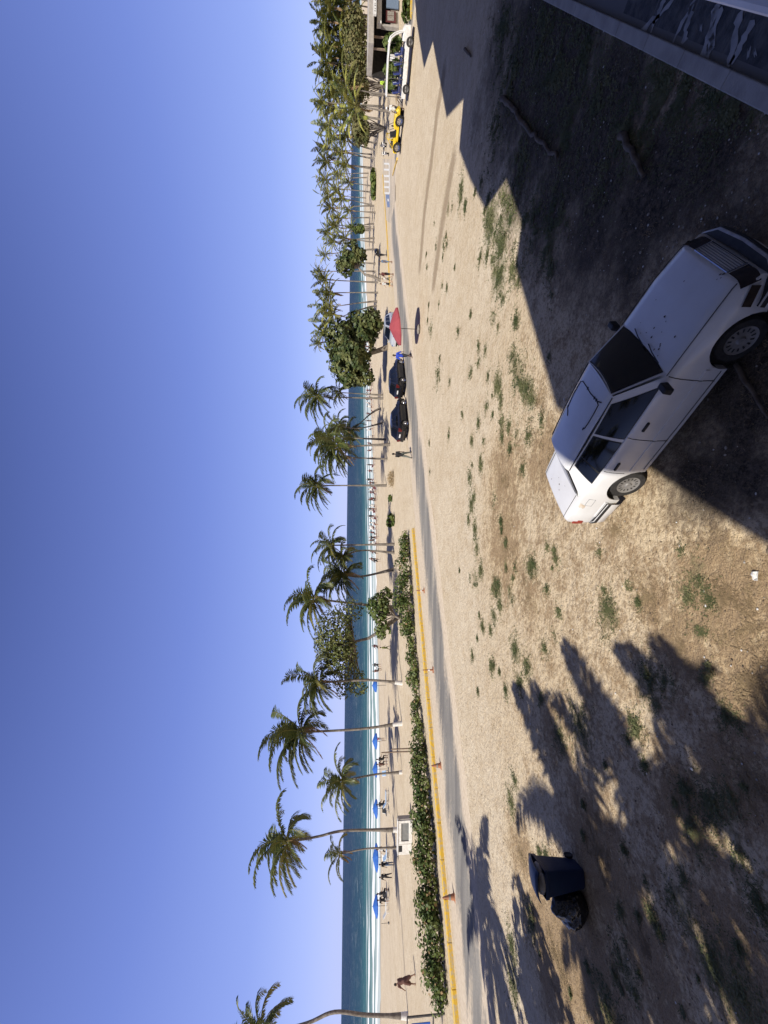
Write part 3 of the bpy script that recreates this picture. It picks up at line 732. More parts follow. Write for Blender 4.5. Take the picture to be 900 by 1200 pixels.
# shut lines of bonnet and boot, fuel flap
g = MB()
for s in (-1, 1):
    seam(g, [(x, s * (interp(SEDAN['ws'], x) - .012), interp(SEDAN['top'], x) + .000) for x in (.80, 1.1, 1.4, 1.7, 1.9, 1.96)], .006)
g.build('bonnet_seam', 'black', car)
g = MB()
for s in (-1, 1): seam(g, [(x, s * .60, interp(SEDAN['top'], x) + .015) for x in (-1.80, -2.1, -2.3, -2.45)], .005)
seam(g, [(-2.455, y, .97) for y in (-.6, 0, .6)], .005)
g.build('boot_seam', 'black', car)
g = MB(); seam(g, [(x, -(ysd(x, z) + .001), z) for x, z in ((-1.72, .86), (-1.90, .86), (-1.90, .74), (-1.72, .74), (-1.72, .86))], .004); g.build('fuel_flap_seam', 'grey', car)
# perished black sunroof seal and rust
def roofz(x, y):
    t = (x - .28) / (-1.29 - .28); u = y / .485
    return 1.375 + .045 * (1 - u * u) * (.55 + .45 * math.sin(math.pi * t)) + .022 * math.sin(math.pi * t)
def rp(x, y): return (x, y, roofz(x, y) + .004)
g = MB()
g.tube([rp(*q) for q in ((-.52, .33), (-.25, .37), (-.02, .36), (.03, .30), (.045, .1), (.04, -.05))], .009, 5)
g.tube([rp(*q) for q in ((.04, -.05), (.05, -.16), (.06, -.28), (.03, -.36), (-.1, -.375), (-.3, -.38), (-.42, -.37), (-.46, -.34))], .010, 5)
g.tube([rp(*q) for q in ((-.52, .33), (-.55, .26), (-.60, .2))], .008, 5)
g.tube([rp(*q) for q in ((.06, -.30), (.10, -.39))], .010, 5)
for q in ((.045, .07), (.055, -.26), (-.45, -.345), (.05, -.2), (-.50, .335)): g.ell(rp(*q), (.03, .02, .008), 8, 4)
g.build('sunroof_seal', 'black', car)
g = MB(); x0 = -1.85; G = [[(x0 - .02 - k * .012, -(ysd(x0, .93 - k * .02) + .003), .95 - k * .028), (x0 - .11 - k * .005 - (.02 if k % 2 else 0), -(ysd(x0, .93 - k * .02) + .003), .95 - k * .028)] for k in range(5)]
g.grid(G); g.build('rust_stain', 'rust_stain', car)
for y0 in (.35, -.1):
    g = MB(); g.tube([(.92, y0, .985), (.90, y0 - .2, 1.02), (.88, y0 - .45, 1.035)], .008, 5); g.build('wiper', 'black', car)

# ------------------------------------------------------------------ palms
def crown_mesh(seed, nf=20, Lf=3.1, wind=.9, dry=2, up=1.0, mats=('palm', 'palm_yel', 'palm_dry'), nl=34, lw=1, dr=1, ls=1):
    rn = random.Random(seed); g = MB()
    for i in range(nf):
        t = i / (nf - 1)
        az = i * 2.399 + rn.uniform(-.3, .3)
        el = R(76) * (1 - t) ** .8 * up - R(28) * t + rn.uniform(-.15, .15)
        L_ = Lf * rn.uniform(.82, 1.1) * (.8 + .35 * math.sin(math.pi * min(1, .25 + t)))
        mi = 0
        if t > .55 and rn.random() < .3: mi = 1
        if i >= nf - dry: mi = 2; el = -R(55) - rn.random() * .4; L_ *= .8
        d = V((math.cos(az) * math.cos(el), math.sin(az) * math.cos(el), math.sin(el)))
        p = V((math.cos(az) * .12, math.sin(az) * .12, rn.uniform(-.1, .15))); n = 12; pts = [p.copy()]; ds = [d.copy()]
        for k in range(n):
            q = (k + 1) / n
            d = (d + V((-wind * .16 * (.3 + q), wind * .02, -.115 * dr * (.45 + q * 1.3) * (1 if mi < 2 else .6)))).normalized()
            p = p + d * (L_ / n); pts.append(p.copy()); ds.append(d.copy())
        g.tube(pts, [.045 * (1 - .85 * k / n) + .004 for k in range(n + 1)], 4, 1 if mi == 0 else mi, caps=False)
        for k in range(nl):
            q = .1 + .9 * (k + rn.random() * .6) / nl; fk = min(n - 1e-3, q * n); a = int(fk); b_ = fk - a
            o = pts[a].lerp(pts[a + 1], b_); dd = ds[a].lerp(ds[a + 1], b_).normalized()
            side = dd.cross(V((0, 0, 1)));
            if side.length < .05: side = V((1, 0, 0))
            side.normalize(); upv = side.cross(dd)
            ll = .78 * (math.sin(math.pi * (.16 + .78 * q)) ** .7) * rn.uniform(.8, 1.1) * (Lf / 3.1) * ls
            if mi == 2: ll *= .6
            for sg in (-1, 1):
                if rn.random() < (.08 if mi < 2 else .35): continue
                e = (side * sg * .75 + dd * (.55 + .5 * q) + upv * .12 + V((-wind * .30, 0, -.22 - .2 * rn.random()))).normalized()
                e2 = (e + V((-wind * .2, 0, -.55))).normalized()
                wv = dd * (.044 + .014 * rn.random()) * lw * (Lf / 3.1)
                m1 = o + e * ll * .5; tp = m1 + e2 * ll * .5
                i0, i1, i2, i3, i4 = g.vert(o - wv * .6), g.vert(o + wv * .6), g.vert(m1 + wv), g.vert(m1 - wv), g.vert(tp)
                g.face((i0, i1, i2, i3), mi); g.face((i3, i2, i4), mi)
    for k in range(5 if dry else 0):
        a = k * 1.3 + seed; g.ell((math.cos(a) * .2, math.sin(a) * .2, -.18), (.11, .11, .14), 7, 5, 1)
    me = g.mesh('crown', [M[q] for q in mats]); return me
CROWN = [crown_mesh(k, 27, 3.1, 1.0, 2) for k in (1, 2, 3)] + [crown_mesh(k, 23, 3.1, .8, 1) for k in (4, 5)] + [crown_mesh(9, 13, 2.6, 1.0, 3)]
# far palms: fuller, less wind visible
CROWNF = [crown_mesh(k, 19, 3.2, .3, 2, mats=('palm_far', 'palm_yel', 'palm_dry'), nl=24, lw=1.35, dr=.72, ls=.78) for k in (21, 22, 23, 24)]
def palm(base, hub, rpx, label, group=None, mids=(), white=0, ck=None, far=False, lean=0, r0=.17, B=None, HB=None):
    rn = random.Random(int(hub[0] * 7 + hub[1] * 13) if hub else 5)
    Bp = B or gp(*base)
    Hp = HB or atY(hub[0], hub[1], Bp.y + lean)
    rt = thing('coconut_palm', label, 'palm tree', Bp, 0, group)
    P = [Bp + V((0, 0, -.15))] + [atY(x, y, Bp.y + lean * f) for x, y, f in mids] + [Hp]
    # smooth path
    pts = []
    ext = [P[0] * 2 - P[1]] + P + [P[-1] * 2 - P[-2]]
    if not mids: ext[0] = P[0] - V((0, 0, (P[1] - P[0]).length)); 
    for k in range(1, len(ext) - 2):
        a, b_, c, d = ext[k - 1:k + 3]
        for q in range(6):
            t = q / 6; pts.append(.5 * ((2 * b_) + (c - a) * t + (2 * a - 5 * b_ + 4 * c - d) * t * t + (-a + 3 * b_ - 3 * c + d) * t ** 3))
    pts.append(P[-1]); n = len(pts)
    rad = [r0 * (1.35 - .65 * min(1, k / 3) if k < 3 else .75 - .2 * k / n) for k in range(n)]
    if far: rad = [r * .85 for r in rad]
    g = MB(); g.tube([p - Bp for p in pts], rad, 8); g.build('trunk', 'trunk', rt, 60)
    if white:
        g = MB(); top = 0; w_pts = []; w_r = []; hgt = pts[0].z + white + .15
        for k in range(n - 1):
            for q in range(4):
                p = pts[k].lerp(pts[k + 1], q / 4)
                if p.z <= hgt: w_pts.append(p - Bp); w_r.append(rad[k] + (rad[k + 1] - rad[k]) * q / 4 + .006)
        g.tube(w_pts, w_r, 8, caps=False); g.build('painted_band', 'white_paint', rt, 60)
    Z = Hp.y; r = rpx * Z / F * (1 if HB is None else 1)
    me = ck if ck is not None else (CROWNF if far else CROWN)[rn.randrange(4 if far else 5)]
    o = bpy.data.objects.new('crown', me); COL.objects.link(o); o.parent = rt; o.location = Hp - Bp
    o.rotation_euler = (rn.uniform(-.12, .12), rn.uniform(-.12, .12), rn.uniform(-.6, .6) if not far else rn.uniform(0, 6.28))
    k = r / 2.6; o.scale = (k, k, k)
    return rt
palm((467, 972.5), (337, 987), 43, 'tall bowed coconut palm rising behind the white framed sign', mids=((404, 973.5, .4), (374, 980, .8)), white=.6, ck=CROWN[0])
palm((467, 993.5), (398, 1001), 27, 'small ragged coconut palm with few fronds behind the white cabinet', mids=((430, 994.5, .5),), ck=CROWN[5], r0=.11)
palm((478, 1191), (309, 1213), 44, 'coconut palm with a bent trunk beside the blue sign frame', mids=((430, 1189.5, .3), (392, 1186, .6), (360, 1199, .85)), white=.7, ck=CROWN[1], r0=.19)
palm((471, 847.5), (353, 858), 45, 'tall coconut palm with the longest white painted base on the beach', white=1.0, mids=((420, 854.5, .5),), ck=CROWN[2])
palm((471, 905), (402, 915), 31, 'low leaning coconut palm just left of the two bare wooden posts', mids=((440, 907.5, .5),), white=.35, ck=CROWN[3], r0=.13)
palm((471, 800.7), (374, 800), 35, 'coconut palm with a white painted base against the sparse seaside tree', white=.7, ck=CROWN[1], mids=((430, 797, .5),))
palm((465, 712), (369, 702), 36, 'tall coconut palm whose crown stands above the sparse seaside tree', ck=CROWN[0])
palm((461, 667), (404, 674), 33, 'leaning dark crowned coconut palm beside the two slim trunks', mids=((424, 675.5, .6),), ck=CROWN[2])
palm((462, 638), (389, 639), 25, 'straighter of the two slim coconut palms standing by the far hedge end', ck=CROWN[3], r0=.13)
palm((462, 648), (402, 652), 22, 'curved lower of the two slim coconut palms by the far hedge end', ck=CROWN[4], r0=.13, mids=((424, 645, .5),))
palm((453, 569), (373, 569), 29, 'lone coconut palm with spread star shaped crown behind the tan brush heap', ck=CROWN[4], r0=.14)
palm((457, 521), (396, 524), 34, 'thick crowned coconut palm at the centre of the clump behind the walking person', ck=CROWN[2], r0=.16)
palm((452, 515), (385, 512), 24, 'slim coconut palm whose crown tops the clump behind the walking person', ck=CROWN[3], r0=.13)
palm((454, 538), (405, 536), 22, 'low coconut palm on the near side of the clump behind the walking person', ck=CROWN[5], r0=.13)
palm((445.6, 478), (411, 506), 22, 'strongly slanting coconut palm trunk behind the rear black car', ck=CROWN[4], r0=.14)
palm((448, 495.5), (397, 499), 20, 'coconut palm with gently curved trunk behind the rear black car', ck=CROWN[3], mids=((420, 502, .5),), r0=.13)
palm((449, 467), (373, 465), 28, 'tall coconut palm with open feathery crown next to the big round tree', ck=CROWN[4], r0=.13)
palm((449, 463), (398, 460), 15, 'short coconut palm tucked beside the tall feathery one', ck=CROWN[3], r0=.12)
FAR = [((443, 343), (388, 343), 25), ((442, 353), (386, 360), 26), ((441, 358), (385, 377), 24), ((441, 364), (381, 390), 20), ((444, 396), (374, 402), 14), ((443, 381), (391, 368), 20), ((443, 331), (381, 328), 19), ((440, 318), (375, 318), 13),
       ((441.7, 292), (382, 298), 13), ((439, 279), (392, 283), 17), ((439, 284), (405, 279), 16), ((435, 270), (385, 273), 16), ((435, 266), (394, 264), 19), ((434, 255), (399, 256), 17), ((438.5, 241), (389, 244), 18), ((436, 240), (402, 232), 18), ((429, 232), (386, 229), 20), ((435, 225), (396, 221), 17),
       ((430, 208), (382, 211), 17), ((440, 198), (407, 194), 19), ((439, 197), (384, 190), 20), ((432, 203), (398, 204), 17), ((438, 186), (383, 174), 20), ((436, 181), (402, 178), 22), ((440, 176), (390, 160), 22), ((441, 168), (406, 160), 24), ((442, 160), (386, 146), 22), ((444, 150), (408, 143), 25),
       ((457, 131), (418, 124), 37), ((453, 111), (409, 104), 32), ((446, 140), (391, 128), 26), ((448, 125), (379, 120), 18), ((448, 112), (396, 108), 28), ((449, 100), (391, 90), 28), ((449, 92), (409, 84), 30), ((450, 84), (384, 72), 25), ((450, 76), (404, 64), 32), ((450, 66), (385, 56), 24), ((450, 58), (410, 46), 30),
       ((450, 48), (391, 38), 28), ((451, 40), (385, 26), 25), ((451, 32), (406, 24), 32), ((452, 22), (390, 10), 26), ((452, 12), (408, 4), 32), ((452, 4), (384, -8), 27), ((452, -8), (400, -18), 32), ((440, 309), (404, 306), 15), ((437, 218), (410, 214), 14), ((440, 249), (410, 247), 13), ((438.5, 262), (413, 266), 12),
       ((446, 70), (420, 74), 24), ((446, 20), (419, 20), 24), ((446, 44), (420, 42), 22), ((446, 98), (420, 96), 22)]
for b_, h_, r_ in FAR:
    y = b_[1]
    if y > 320: lab = 'coconut palm of the grove between the red parasol tree and the standing group'
    elif y > 195: lab = 'slender coconut palm of the grove beyond the painted parking bays'
    else: lab = 'coconut palm of the dense grove behind the beach bar and yellow buggy'
    palm(b_, h_, r_ * .76, lab, lab.replace('coconut palm of', 'palms in').replace('slender ', ''), far=True, r0=.16)

# palms and a tree standing left of the viewpoint, outside the frame: they shade the near sand
CROWNS = [crown_mesh(k, 18, 3.4, .25, 0, nl=30, lw=1.5) for k in (51, 52, 53)]
for k, (x, y, hz_, rr) in enumerate(((695, 1015, 10.0, 2.95), (805, 1050, 9.0, 2.5), (575, 1105, 9.5, 2.8), (925, 1010, 8.5, 2.2), (750, 1190, 9.0, 2.3))):
    G_ = gp(x, y); hub = G_ + hh * (hz_ / math.tan(SEL)) + V((0, 0, hz_)); B = V((hub.x - .6, hub.y - .3, 0))
    if k == 4: B = V((hub.x - 1.5, hub.y - .5, 0))
    palm(None, None, rr * F / hub.y, ('first', 'second', 'third', 'fourth', 'fifth')[k] + ' coconut palm left of the viewpoint, shading the sand by the bin', B=B, HB=hub, ck=CROWNS[k % 3])

# ------------------------------------------------------------------ leafy trees and shrubs
def leaf(g, p, nrm, r, rn, mi=0, n=5):
    t = nrm.orthogonal().normalized(); b_ = nrm.cross(t); a0 = rn.random() * 6.28
    g.poly([p + (t * math.cos(a0 + 6.283 * k / n) + b_ * math.sin(a0 + 6.283 * k / n)) * r * (1 if k else 1.15) for k in range(n)], mi)
def rv(rn):
    while 1:
        v = V((rn.uniform(-1, 1), rn.uniform(-1, 1), rn.uniform(-1, 1)))
        if .01 < v.length < 1: return v
def foliage(lobes, n, r, seed, gap=.25, surf=.55):
    """leaf clumps filling several ellipsoid lobes; noise opens gaps"""
    rn = random.Random(seed); g = MB(); vol = [a[1][0] * a[1][1] * a[1][2] for a in lobes]; tot = sum(vol) ; made = 0; tries = 0
    while made < n and tries < n * 12:
        tries += 1
        q = rn.random() * tot; k = 0
        while q > vol[k] and k < len(vol) - 1: q -= vol[k]; k += 1
        c, rad = V(lobes[k][0]), lobes[k][1]
        v = rv(rn); l = v.length; v = v / l * (l ** surf)
        wob = 1 + .28 * noise.noise(v * 2.2 + c)
        p = c + V((v.x * rad[0], v.y * rad[1], v.z * rad[2])) * wob
        if noise.noise(p * (1.1 / max(r * 6, .5)) + V((seed, 0, 0))) < -gap * .6 + .0: continue
        nrm = (v.normalized() * .8 + rv(rn) * .8 + V((0, 0, .35))).normalized()
        leaf(g, p, nrm, r * rn.uniform(.65, 1.25), rn); made += 1
    return g
def limbs(g, base, tips, r0, rn, fork=.45):
    for tp in tips:
        b_ = V(base); tp = V(tp); mid = b_.lerp(tp, fork) + rv(rn) * (tp - b_).length * .10 + V((0, 0, .08 * (tp - b_).length))
        g.tube([b_, b_.lerp(mid, .5) + rv(rn) * .05, mid, mid.lerp(tp, .5) + rv(rn) * .12, tp], [r0, r0 * .8, r0 * .6, r0 * .35, r0 * .12], 7)
def tree_px(name, label, base, lobes, n, r, seed, mt, depth=1.0, r0=.2, gap=.25, trunk_to=None, surf=.55, extra=0, Bz=None):
    """lobes in photo pixels: (x, y, rx across height, ry across width)"""
    B = Bz or gp(*base); Y = B.y; L_ = []
    for x, y, rv_, rh in lobes:
        c = atY(x, y, Y); k = c.y / F
        L_.append((tuple(c - B), (rh * k, rh * k * depth, rv_ * k)))
    t = thing(name, label, 'tree' if 'tree' in name else 'shrub', B)
    rn = random.Random(seed); g = MB()
    if trunk_to:
        q = [atY(x, y, Y) - B for x, y in trunk_to]; pts = [V((0, 0, -.1))] + q; g.tube(pts, [r0 * 1.25] + [r0 * (1 - .4 * k / len(q)) for k in range(len(q))], 8); fk = q[-1]
    else: fk = V((0, 0, -.05))
    tips = []
    for c, rad in L_:
        for _ in range(3 + extra): v = rv(rn); tips.append(V(c) + V((v.x * rad[0], v.y * rad[1], v.z * rad[2])) * .8)
    limbs(g, fk, tips, r0 * .55, rn); g.build('trunk', 'bark', t, 60)
    foliage(L_, n, r, seed, gap, surf).build('crown', mt, t)
    return t
tree_px('sea_grape_tree', 'big dense round sea grape tree shading the silver car', (454, 407), [(410, 425, 24, 27), (399, 398, 18, 22), (422, 382, 20, 16), (434, 380, 14, 17), (418, 440, 20, 13), (425, 405, 14, 18)], 8200, .20, 31, 'grape_tree', 1.0, .3, .45, ((437, 413), (426, 417)), .42)
tree_px('seaside_tree', 'sparse brownish seaside tree leaning over the hedge', (470, 720), [(391, 745, 25, 32), (400, 775, 22, 28), (382, 758, 14, 24), (408, 715, 18, 17), (420, 800, 12, 16), (404, 805, 14, 14)], 5600, .095, 32, 'grape2', .8, .16, .8, ((452, 735), (432, 748), (415, 752)), .7, 4)
tree_px('seaside_tree', 'low spreading green tree rooted just behind the hedge, left of the leaning palm', (472, 727), [(443, 712, 14, 17), (448, 738, 10, 12), (452, 698, 8, 10)], 1700, .11, 33, 'grape', .8, .10, .4, ((463, 722),), .6, 4)
tree_px('sea_grape_tree', 'smaller sea grape tree with bare grey twigs beyond the standing group', (446, 329), [(411, 298, 14, 14), (404, 312, 11, 11), (420, 300, 9, 11)], 2300, .20, 34, 'grape_tree', 1, .22, .2, ((437, 324), (428, 322), (420, 314)), .5, 5)
tree_px('sea_grape_shrub', 'small dark shrub hanging low between the far grove palms', (439, 268), [(420, 268, 8, 5)], 350, .25, 35, 'grape', 1, .1, .2)
for k, (x, y, rx, ry) in enumerate(((415, 30, 14, 24), (416, 66, 14, 22), (418, 100, 12, 20), (420, 150, 9, 20))):
    tree_px('thicket_tree', ('first', 'second', 'third', 'fourth')[k] + ' bushy tree from the photo corner, among the dense grove trunks', (452, y), [(x, y, rx, ry), (x + 8, y + 6, rx * .6, ry * .7)], 1500, .17, 40 + k, 'thicket', .6, .2, .6, None, .7, 8)
for k, (x, y, hz_, r_) in enumerate(((640, 1215, 6.5, 2.0), (890, 960, 7.5, .8))):
    G_ = gp(x, y); hub = G_ + hh * (hz_ / math.tan(SEL)) + V((0, 0, hz_)); Bz = V((hub.x - .4, hub.y - .4, 0)); t = thing('almond_tree', ('larger', 'smaller')[k] + ' leafy almond tree left of the viewpoint, shading the sand near the bin', 'tree', Bz)
    c0 = hub - Bz; lob = [(tuple(c0 + V(o) * r_), (r_ * .75, r_ * .75, r_ * .6)) for o in ((0, 0, 0), (.5, .3, .1), (-.5, .2, 0), (.1, -.5, .1))]
    foliage(lob, 2600, .13, 80 + k, .1, .6).build('crown', 'grape', t); rn = random.Random(k); g = MB(); g.tube([(0, 0, -.1), c0 * .5, c0 * .75], [.2, .15, .12], 8); limbs(g, c0 * .75, [V(c) for c, _ in lob], .08, rn); g.build('trunk', 'bark', t, 60)
# kerb hedge of sea grape
rnh = random.Random(3)
HED = [(487.5, 632, 470, 9), (488.5, 650, 470, 12), (490, 672, 467, 14), (491.5, 695, 466, 15), (493, 716, 470, 13), (494, 738, 474, 12), (495.5, 760, 478, 12), (497.5, 782, 479, 13), (499, 801, 482, 9), (500, 823, 484, 9), (503, 849, 483, 11), (506, 870, 483, 14), (509, 896, 485, 16), (512, 922, 486, 16), (514, 950, 487, 17), (517, 978, 486, 17), (519, 1008, 487, 17), (521, 1037, 488, 16), (523, 1062, 493, 14), (526, 1090, 497, 15), (528, 1117, 499, 16), (530, 1145, 502, 15), (531, 1167, 507, 11)]
ORD = ['first', 'second', 'third', 'fourth', 'fifth', 'sixth', 'seventh', 'eighth', 'ninth', 'tenth', 'eleventh', 'twelfth']
for k, (bx_, y, tx_, hw) in enumerate(HED):
    B = gp(bx_ - 8.0, y); Z = B.y; hgt = (bx_ - 8 - tx_) * Z / F * 1.32; wd = hw * Z / F * 1.25; t_ = E_ * .5
    lab = (ORD[k] + ' leafy sea grape shrub along the yellow kerb, counted from its far end') if k < 12 else (ORD[len(HED) - 1 - k] + ' leafy sea grape shrub along the yellow kerb, counted from the blue sign')
    sh_ = thing('sea_grape_shrub', lab, 'shrub', B, 0, 'sea grape hedge shrubs along the kerb')
    rn = random.Random(60 + k); lob = []
    for q in range(5):
        v = E_ * rn.uniform(-wd * .8, wd * .8) - N_ * rn.uniform(-.35, .7); lob.append(((v.x, v.y, hgt * rn.uniform(.32, .72)), (wd * .55, .5, hgt * rn.uniform(.28, .42))))
    lob.append(((0, 0, hgt * .35), (wd * .9, .5, hgt * .35)))
    n = int(330 * wd * hgt * 1.4) + 120
    fg = foliage(lob, n, .068, 60 + k, .62, .6); fg.m = [1 if rn.random() < .05 else 0 for _ in fg.f]; fg.build('foliage', ['grape', 'palm_dry'], sh_)
    g = MB(); limbs(g, (0, 0, -.05), [V(c) + rv(rn) * .3 for c, _ in lob for _ in (0, 1)], .03, rn); g.build('stem', 'bark', sh_)
for lab, b_, lobes, n, r in (('small spiky green bush alone on the sand past the hedge end', (462, 610), [(458.5, 609, 5, 8), (456, 613, 4, 5)], 260, .13),
                            ('tiny dark bush on the sand beside the tan brush heap', (459.5, 583), [(457, 584, 2.5, 4)], 90, .12),
                            ('long low olive bush under the far grove palms', (440.5, 216), [(437, 208, 3, 9), (437.5, 222, 2.6, 10), (438, 232, 2, 5)], 420, .3),
                            ('dark bush between the bar and the rear of the tour bus', (470, 100), [(459, 100, 9, 7)], 500, .16), ('dark bush between the bar and the middle of the tour bus', (472, 82), [(459, 82, 10, 7), (463, 76, 7, 5)], 600, .16), ('dark bush between the bar booth and the front of the tour bus', (474, 52), [(460, 50, 11, 8)], 600, .16),
                            ('green hedge bush in front of the bar, behind the yellow kerb', (482, 8), [(477, 4, 5, 10), (476, 16, 5, 7), (477, -8, 5, 10)], 900, .16)):
    tree_px('bush', lab, b_, lobes, n, r, len(lab), 'grape', .8, .05, .3)

# ------------------------------------------------------------------ people
def skel(pose):
    """joint positions (z up, facing +x) for a 1.7 m figure"""
    J = {}; sit = pose.get('sit', 0); lean = pose.get('lean', 0)
    def rot(v, a): return V((v[0] * math.cos(a) + v[2] * math.sin(a), v[1], -v[0] * math.sin(a) + v[2] * math.cos(a)))
    hipz = .90 if not sit else pose.get('hip', .22)
    hip = V((0, 0, hipz)); J['pel'] = hip
    J['bel'] = hip + rot((.01, 0, .18), lean); J['che'] = hip + rot((0, 0, .36), lean); J['nek'] = hip + rot((0, 0, .56), lean * 1.1)
    J['hed'] = hip + rot((.03, 0, .70), lean * 1.1 + pose.get('nod', 0))
    for s, k in ((1, 'l'), (-1, 'r')):
        sh = hip + rot((0, s * .185, .49), lean); J['sho' + k] = sh
        a, b_ = pose.get('arm' + k, (0, .2)); o = pose.get('out', .1)
        el = sh + rot((0, s * .28 * o, -.285), -a - 0 + 0) ; J['elb' + k] = el
        wr = el + rot((0, s * .05 * o, -.25), -a - b_); J['wri' + k] = wr; J['han' + k] = wr + rot((0, 0, -.09), -a - b_ - .1)
        th, kn = pose.get('leg' + k, (0, 0)); h = hip + V((0, s * .095, -.03)); J['hip' + k] = h
        kne = h + rot((0, s * pose.get('spread', .02), -.42), -th); J['kne' + k] = kne
        an = kne + rot((0, 0, -.41), -th + kn); J['ank' + k] = an
        J['toe' + k] = an + rot((.17, 0, -.045), -(th - kn) * .3 if not sit else 0); J['hee' + k] = an + V((-.04, 0, -.04))
    return J
CH = [('pel', 'bel', .145, .135), ('bel', 'che', .135, .15), ('che', 'nek', .15, .06), ('nek', 'hed', .055, .06)]
for k in 'lr':
    CH += [('che', 'sho' + k, .12, .075), ('sho' + k, 'elb' + k, .06, .045), ('elb' + k, 'wri' + k, .043, .028), ('wri' + k, 'han' + k, .03, .034),
           ('pel', 'hip' + k, .13, .10), ('hip' + k, 'kne' + k, .095, .06), ('kne' + k, 'ank' + k, .058, .036), ('hee' + k, 'toe' + k, .042, .032), ('ank' + k, 'hee' + k, .038, .042)]
def capsule(g, a, b_, r0, r1):
    n = 6; a = V(a); b_ = V(b_); d = (b_ - a); l = d.length
    if l < 1e-4: return
    d.normalize(); pts = [a - d * r0 * .9, a - d * r0 * .6, a, a.lerp(b_, .5), b_, b_ + d * r1 * .6, b_ + d * r1 * .9]
    g.tube(pts, [r0 * .35, r0 * .8, r0, (r0 + r1) / 2, r1, r1 * .8, r1 * .35], 10)
def remesh(g, name, mt, vox, parent, extra=None, it=3):
    o = bpy.data.objects.new('tmp', g.mesh('tmp', [])); COL.objects.link(o)
    r = o.modifiers.new('r', 'REMESH'); r.mode = 'VOXEL'; r.voxel_size = vox
    s_ = o.modifiers.new('s', 'SMOOTH'); s_.iterations = it; s_.factor = .5
    me = bpy.data.meshes.new_from_object(o.evaluated_get(bpy.context.evaluated_depsgraph_get()))
    bpy.data.objects.remove(o)
    if extra:
        bm = bmesh.new(); bm.from_mesh(me); em = extra.mesh('e', []); bm.from_mesh(em); bm.to_mesh(me); bm.free()
    me.materials.clear(); me.materials.append(M[mt]); me.polygons.foreach_set('use_smooth', [True] * len(me.polygons)); me.name = name
    p = bpy.data.objects.new(name, me); COL.objects.link(p); p.parent = parent; return p
def person(label, loc, rz, pose, skin='skinA', top='white_shirt', bottom='dark_shorts', long_legs=False, sleeve=.6, hat=None, dress=False, group=None, sc=1.0, vox=.02, shoes=None):
    t = thing('person', label, 'person', loc, rz, group); t.scale = (sc, sc, sc)
    J = skel(pose); g = MB()
    mz = min(J[k].z for k in J) - .04
    if pose.get('ground', 1):
        for k in J: J[k] = J[k] - V((0, 0, mz))
    for a, b_, r0, r1 in CH: capsule(g, J[a], J[b_], r0, r1)
    hd = J['hed'] + V((.0, 0, .04)); g.ell(hd, (.095, .075, .118), 14, 9); g.ell(hd + V((.03, 0, -.06)), (.06, .055, .06), 10, 7)
    ex = MB(); ex.ell(hd + V((.096, 0, -.012)), (.022, .016, .026), 8, 5)
    for s in (-1, 1): ex.ell(hd + V((0, s * .077, -.01)), (.022, .012, .032), 8, 5)
    for k, s in (('l', 1), ('r', -1)):
        d = (J['han' + k] - J['wri' + k]).normalized(); sd_ = V((1, 0, 0)); sd_ = (sd_ - d * sd_.dot(d)).normalized(); pn = d.cross(sd_)
        for q in range(4):
            b0 = J['han' + k] + sd_ * (q - 1.5) * .017 - d * .01; L_ = (.062, .075, .07, .055)[q]
            ex.tube([b0, b0 + d * L_ * .6, b0 + d * L_ + pn * .018], [.0095, .0085, .006], 6)
        b0 = J['wri' + k] + d * .03 + sd_ * .022; ex.tube([b0, b0 + (d + sd_ * .8) * .03, b0 + (d * 1.1 + sd_ * .7) * .055], [.0105, .0095, .007], 6)
    remesh(g, 'body', skin, vox, t, ex)
    g = MB()
    for a, b_, r0, r1 in CH[:2]: capsule(g, J[a], J[b_], r0 + .016, r1 + .018)
    capsule(g, J['che'], J['nek'].lerp(J['che'], .25), .165, .085)
    for k in 'lr':
        capsule(g, J['che'], J['sho' + k], .135, .088); capsule(g, J['sho' + k], J['sho' + k].lerp(J['elb' + k], sleeve), .078, .072)
        if dress: capsule(g, J['hip' + k], J['kne' + k], .14, .13); capsule(g, J['hip' + k], J['kne' + 'lr'[k == 'l']], .13, .12)
    remesh(g, 'dress' if dress else 'shirt', top, vox, t)
    if not dress:
        g = MB()
        capsule(g, J['pel'], J['pel'].lerp(J['bel'], .3), .155, .15)
        for k in 'lr':
            capsule(g, J['pel'], J['hip' + k], .142, .118); capsule(g, J['hip' + k], J['hip' + k].lerp(J['kne' + k], .95), .112, .085)
            if long_legs: capsule(g, J['kne' + k], J['ank' + k], .08, .055)
        remesh(g, 'trousers' if long_legs else 'shorts', bottom, vox, t)
    g = MB(); g.ell(hd + V((-.018, 0, .03)), (.094, .083, .105), 14, 8); g.build('hair', 'hair', t, 60)
    if hat:
        g = MB(); g.lathe([(.17, .0), (.165, .012), (.095, .02), (.088, .09), (.05, .11), (0, .112)], 18, 'Z', hd + V((-.005, 0, .045))); g.build('hat', hat, t, 40)
    return t
WALK = dict(legl=(.38, .05), legr=(-.30, .28), arml=(-.35, .25), armr=(.4, .3), out=.3, lean=.05)
WALK2 = dict(legl=(-.3, .3), legr=(.34, .02), arml=(.4, .25), armr=(-.3, .25), out=.35, lean=.07)
STAND = dict(legl=(.05, .05), legr=(-.04, .03), arml=(.1, .25), armr=(-.05, .3), out=.35)
CARRY = dict(legl=(.12, .08), legr=(-.1, .12), arml=(.5, 1.0), armr=(.2, .5), out=.5, lean=.08)
STOOP = dict(legl=(.34, .08), legr=(-.32, .2), arml=(.4, .3), armr=(-.1, .4), out=.3, lean=.42)
SIT = dict(sit=1, hip=.14, legl=(1.1, 1.25), legr=(1.2, 1.5), arml=(.6, .5), armr=(.3, .9), out=.5, lean=-.1, spread=.08)
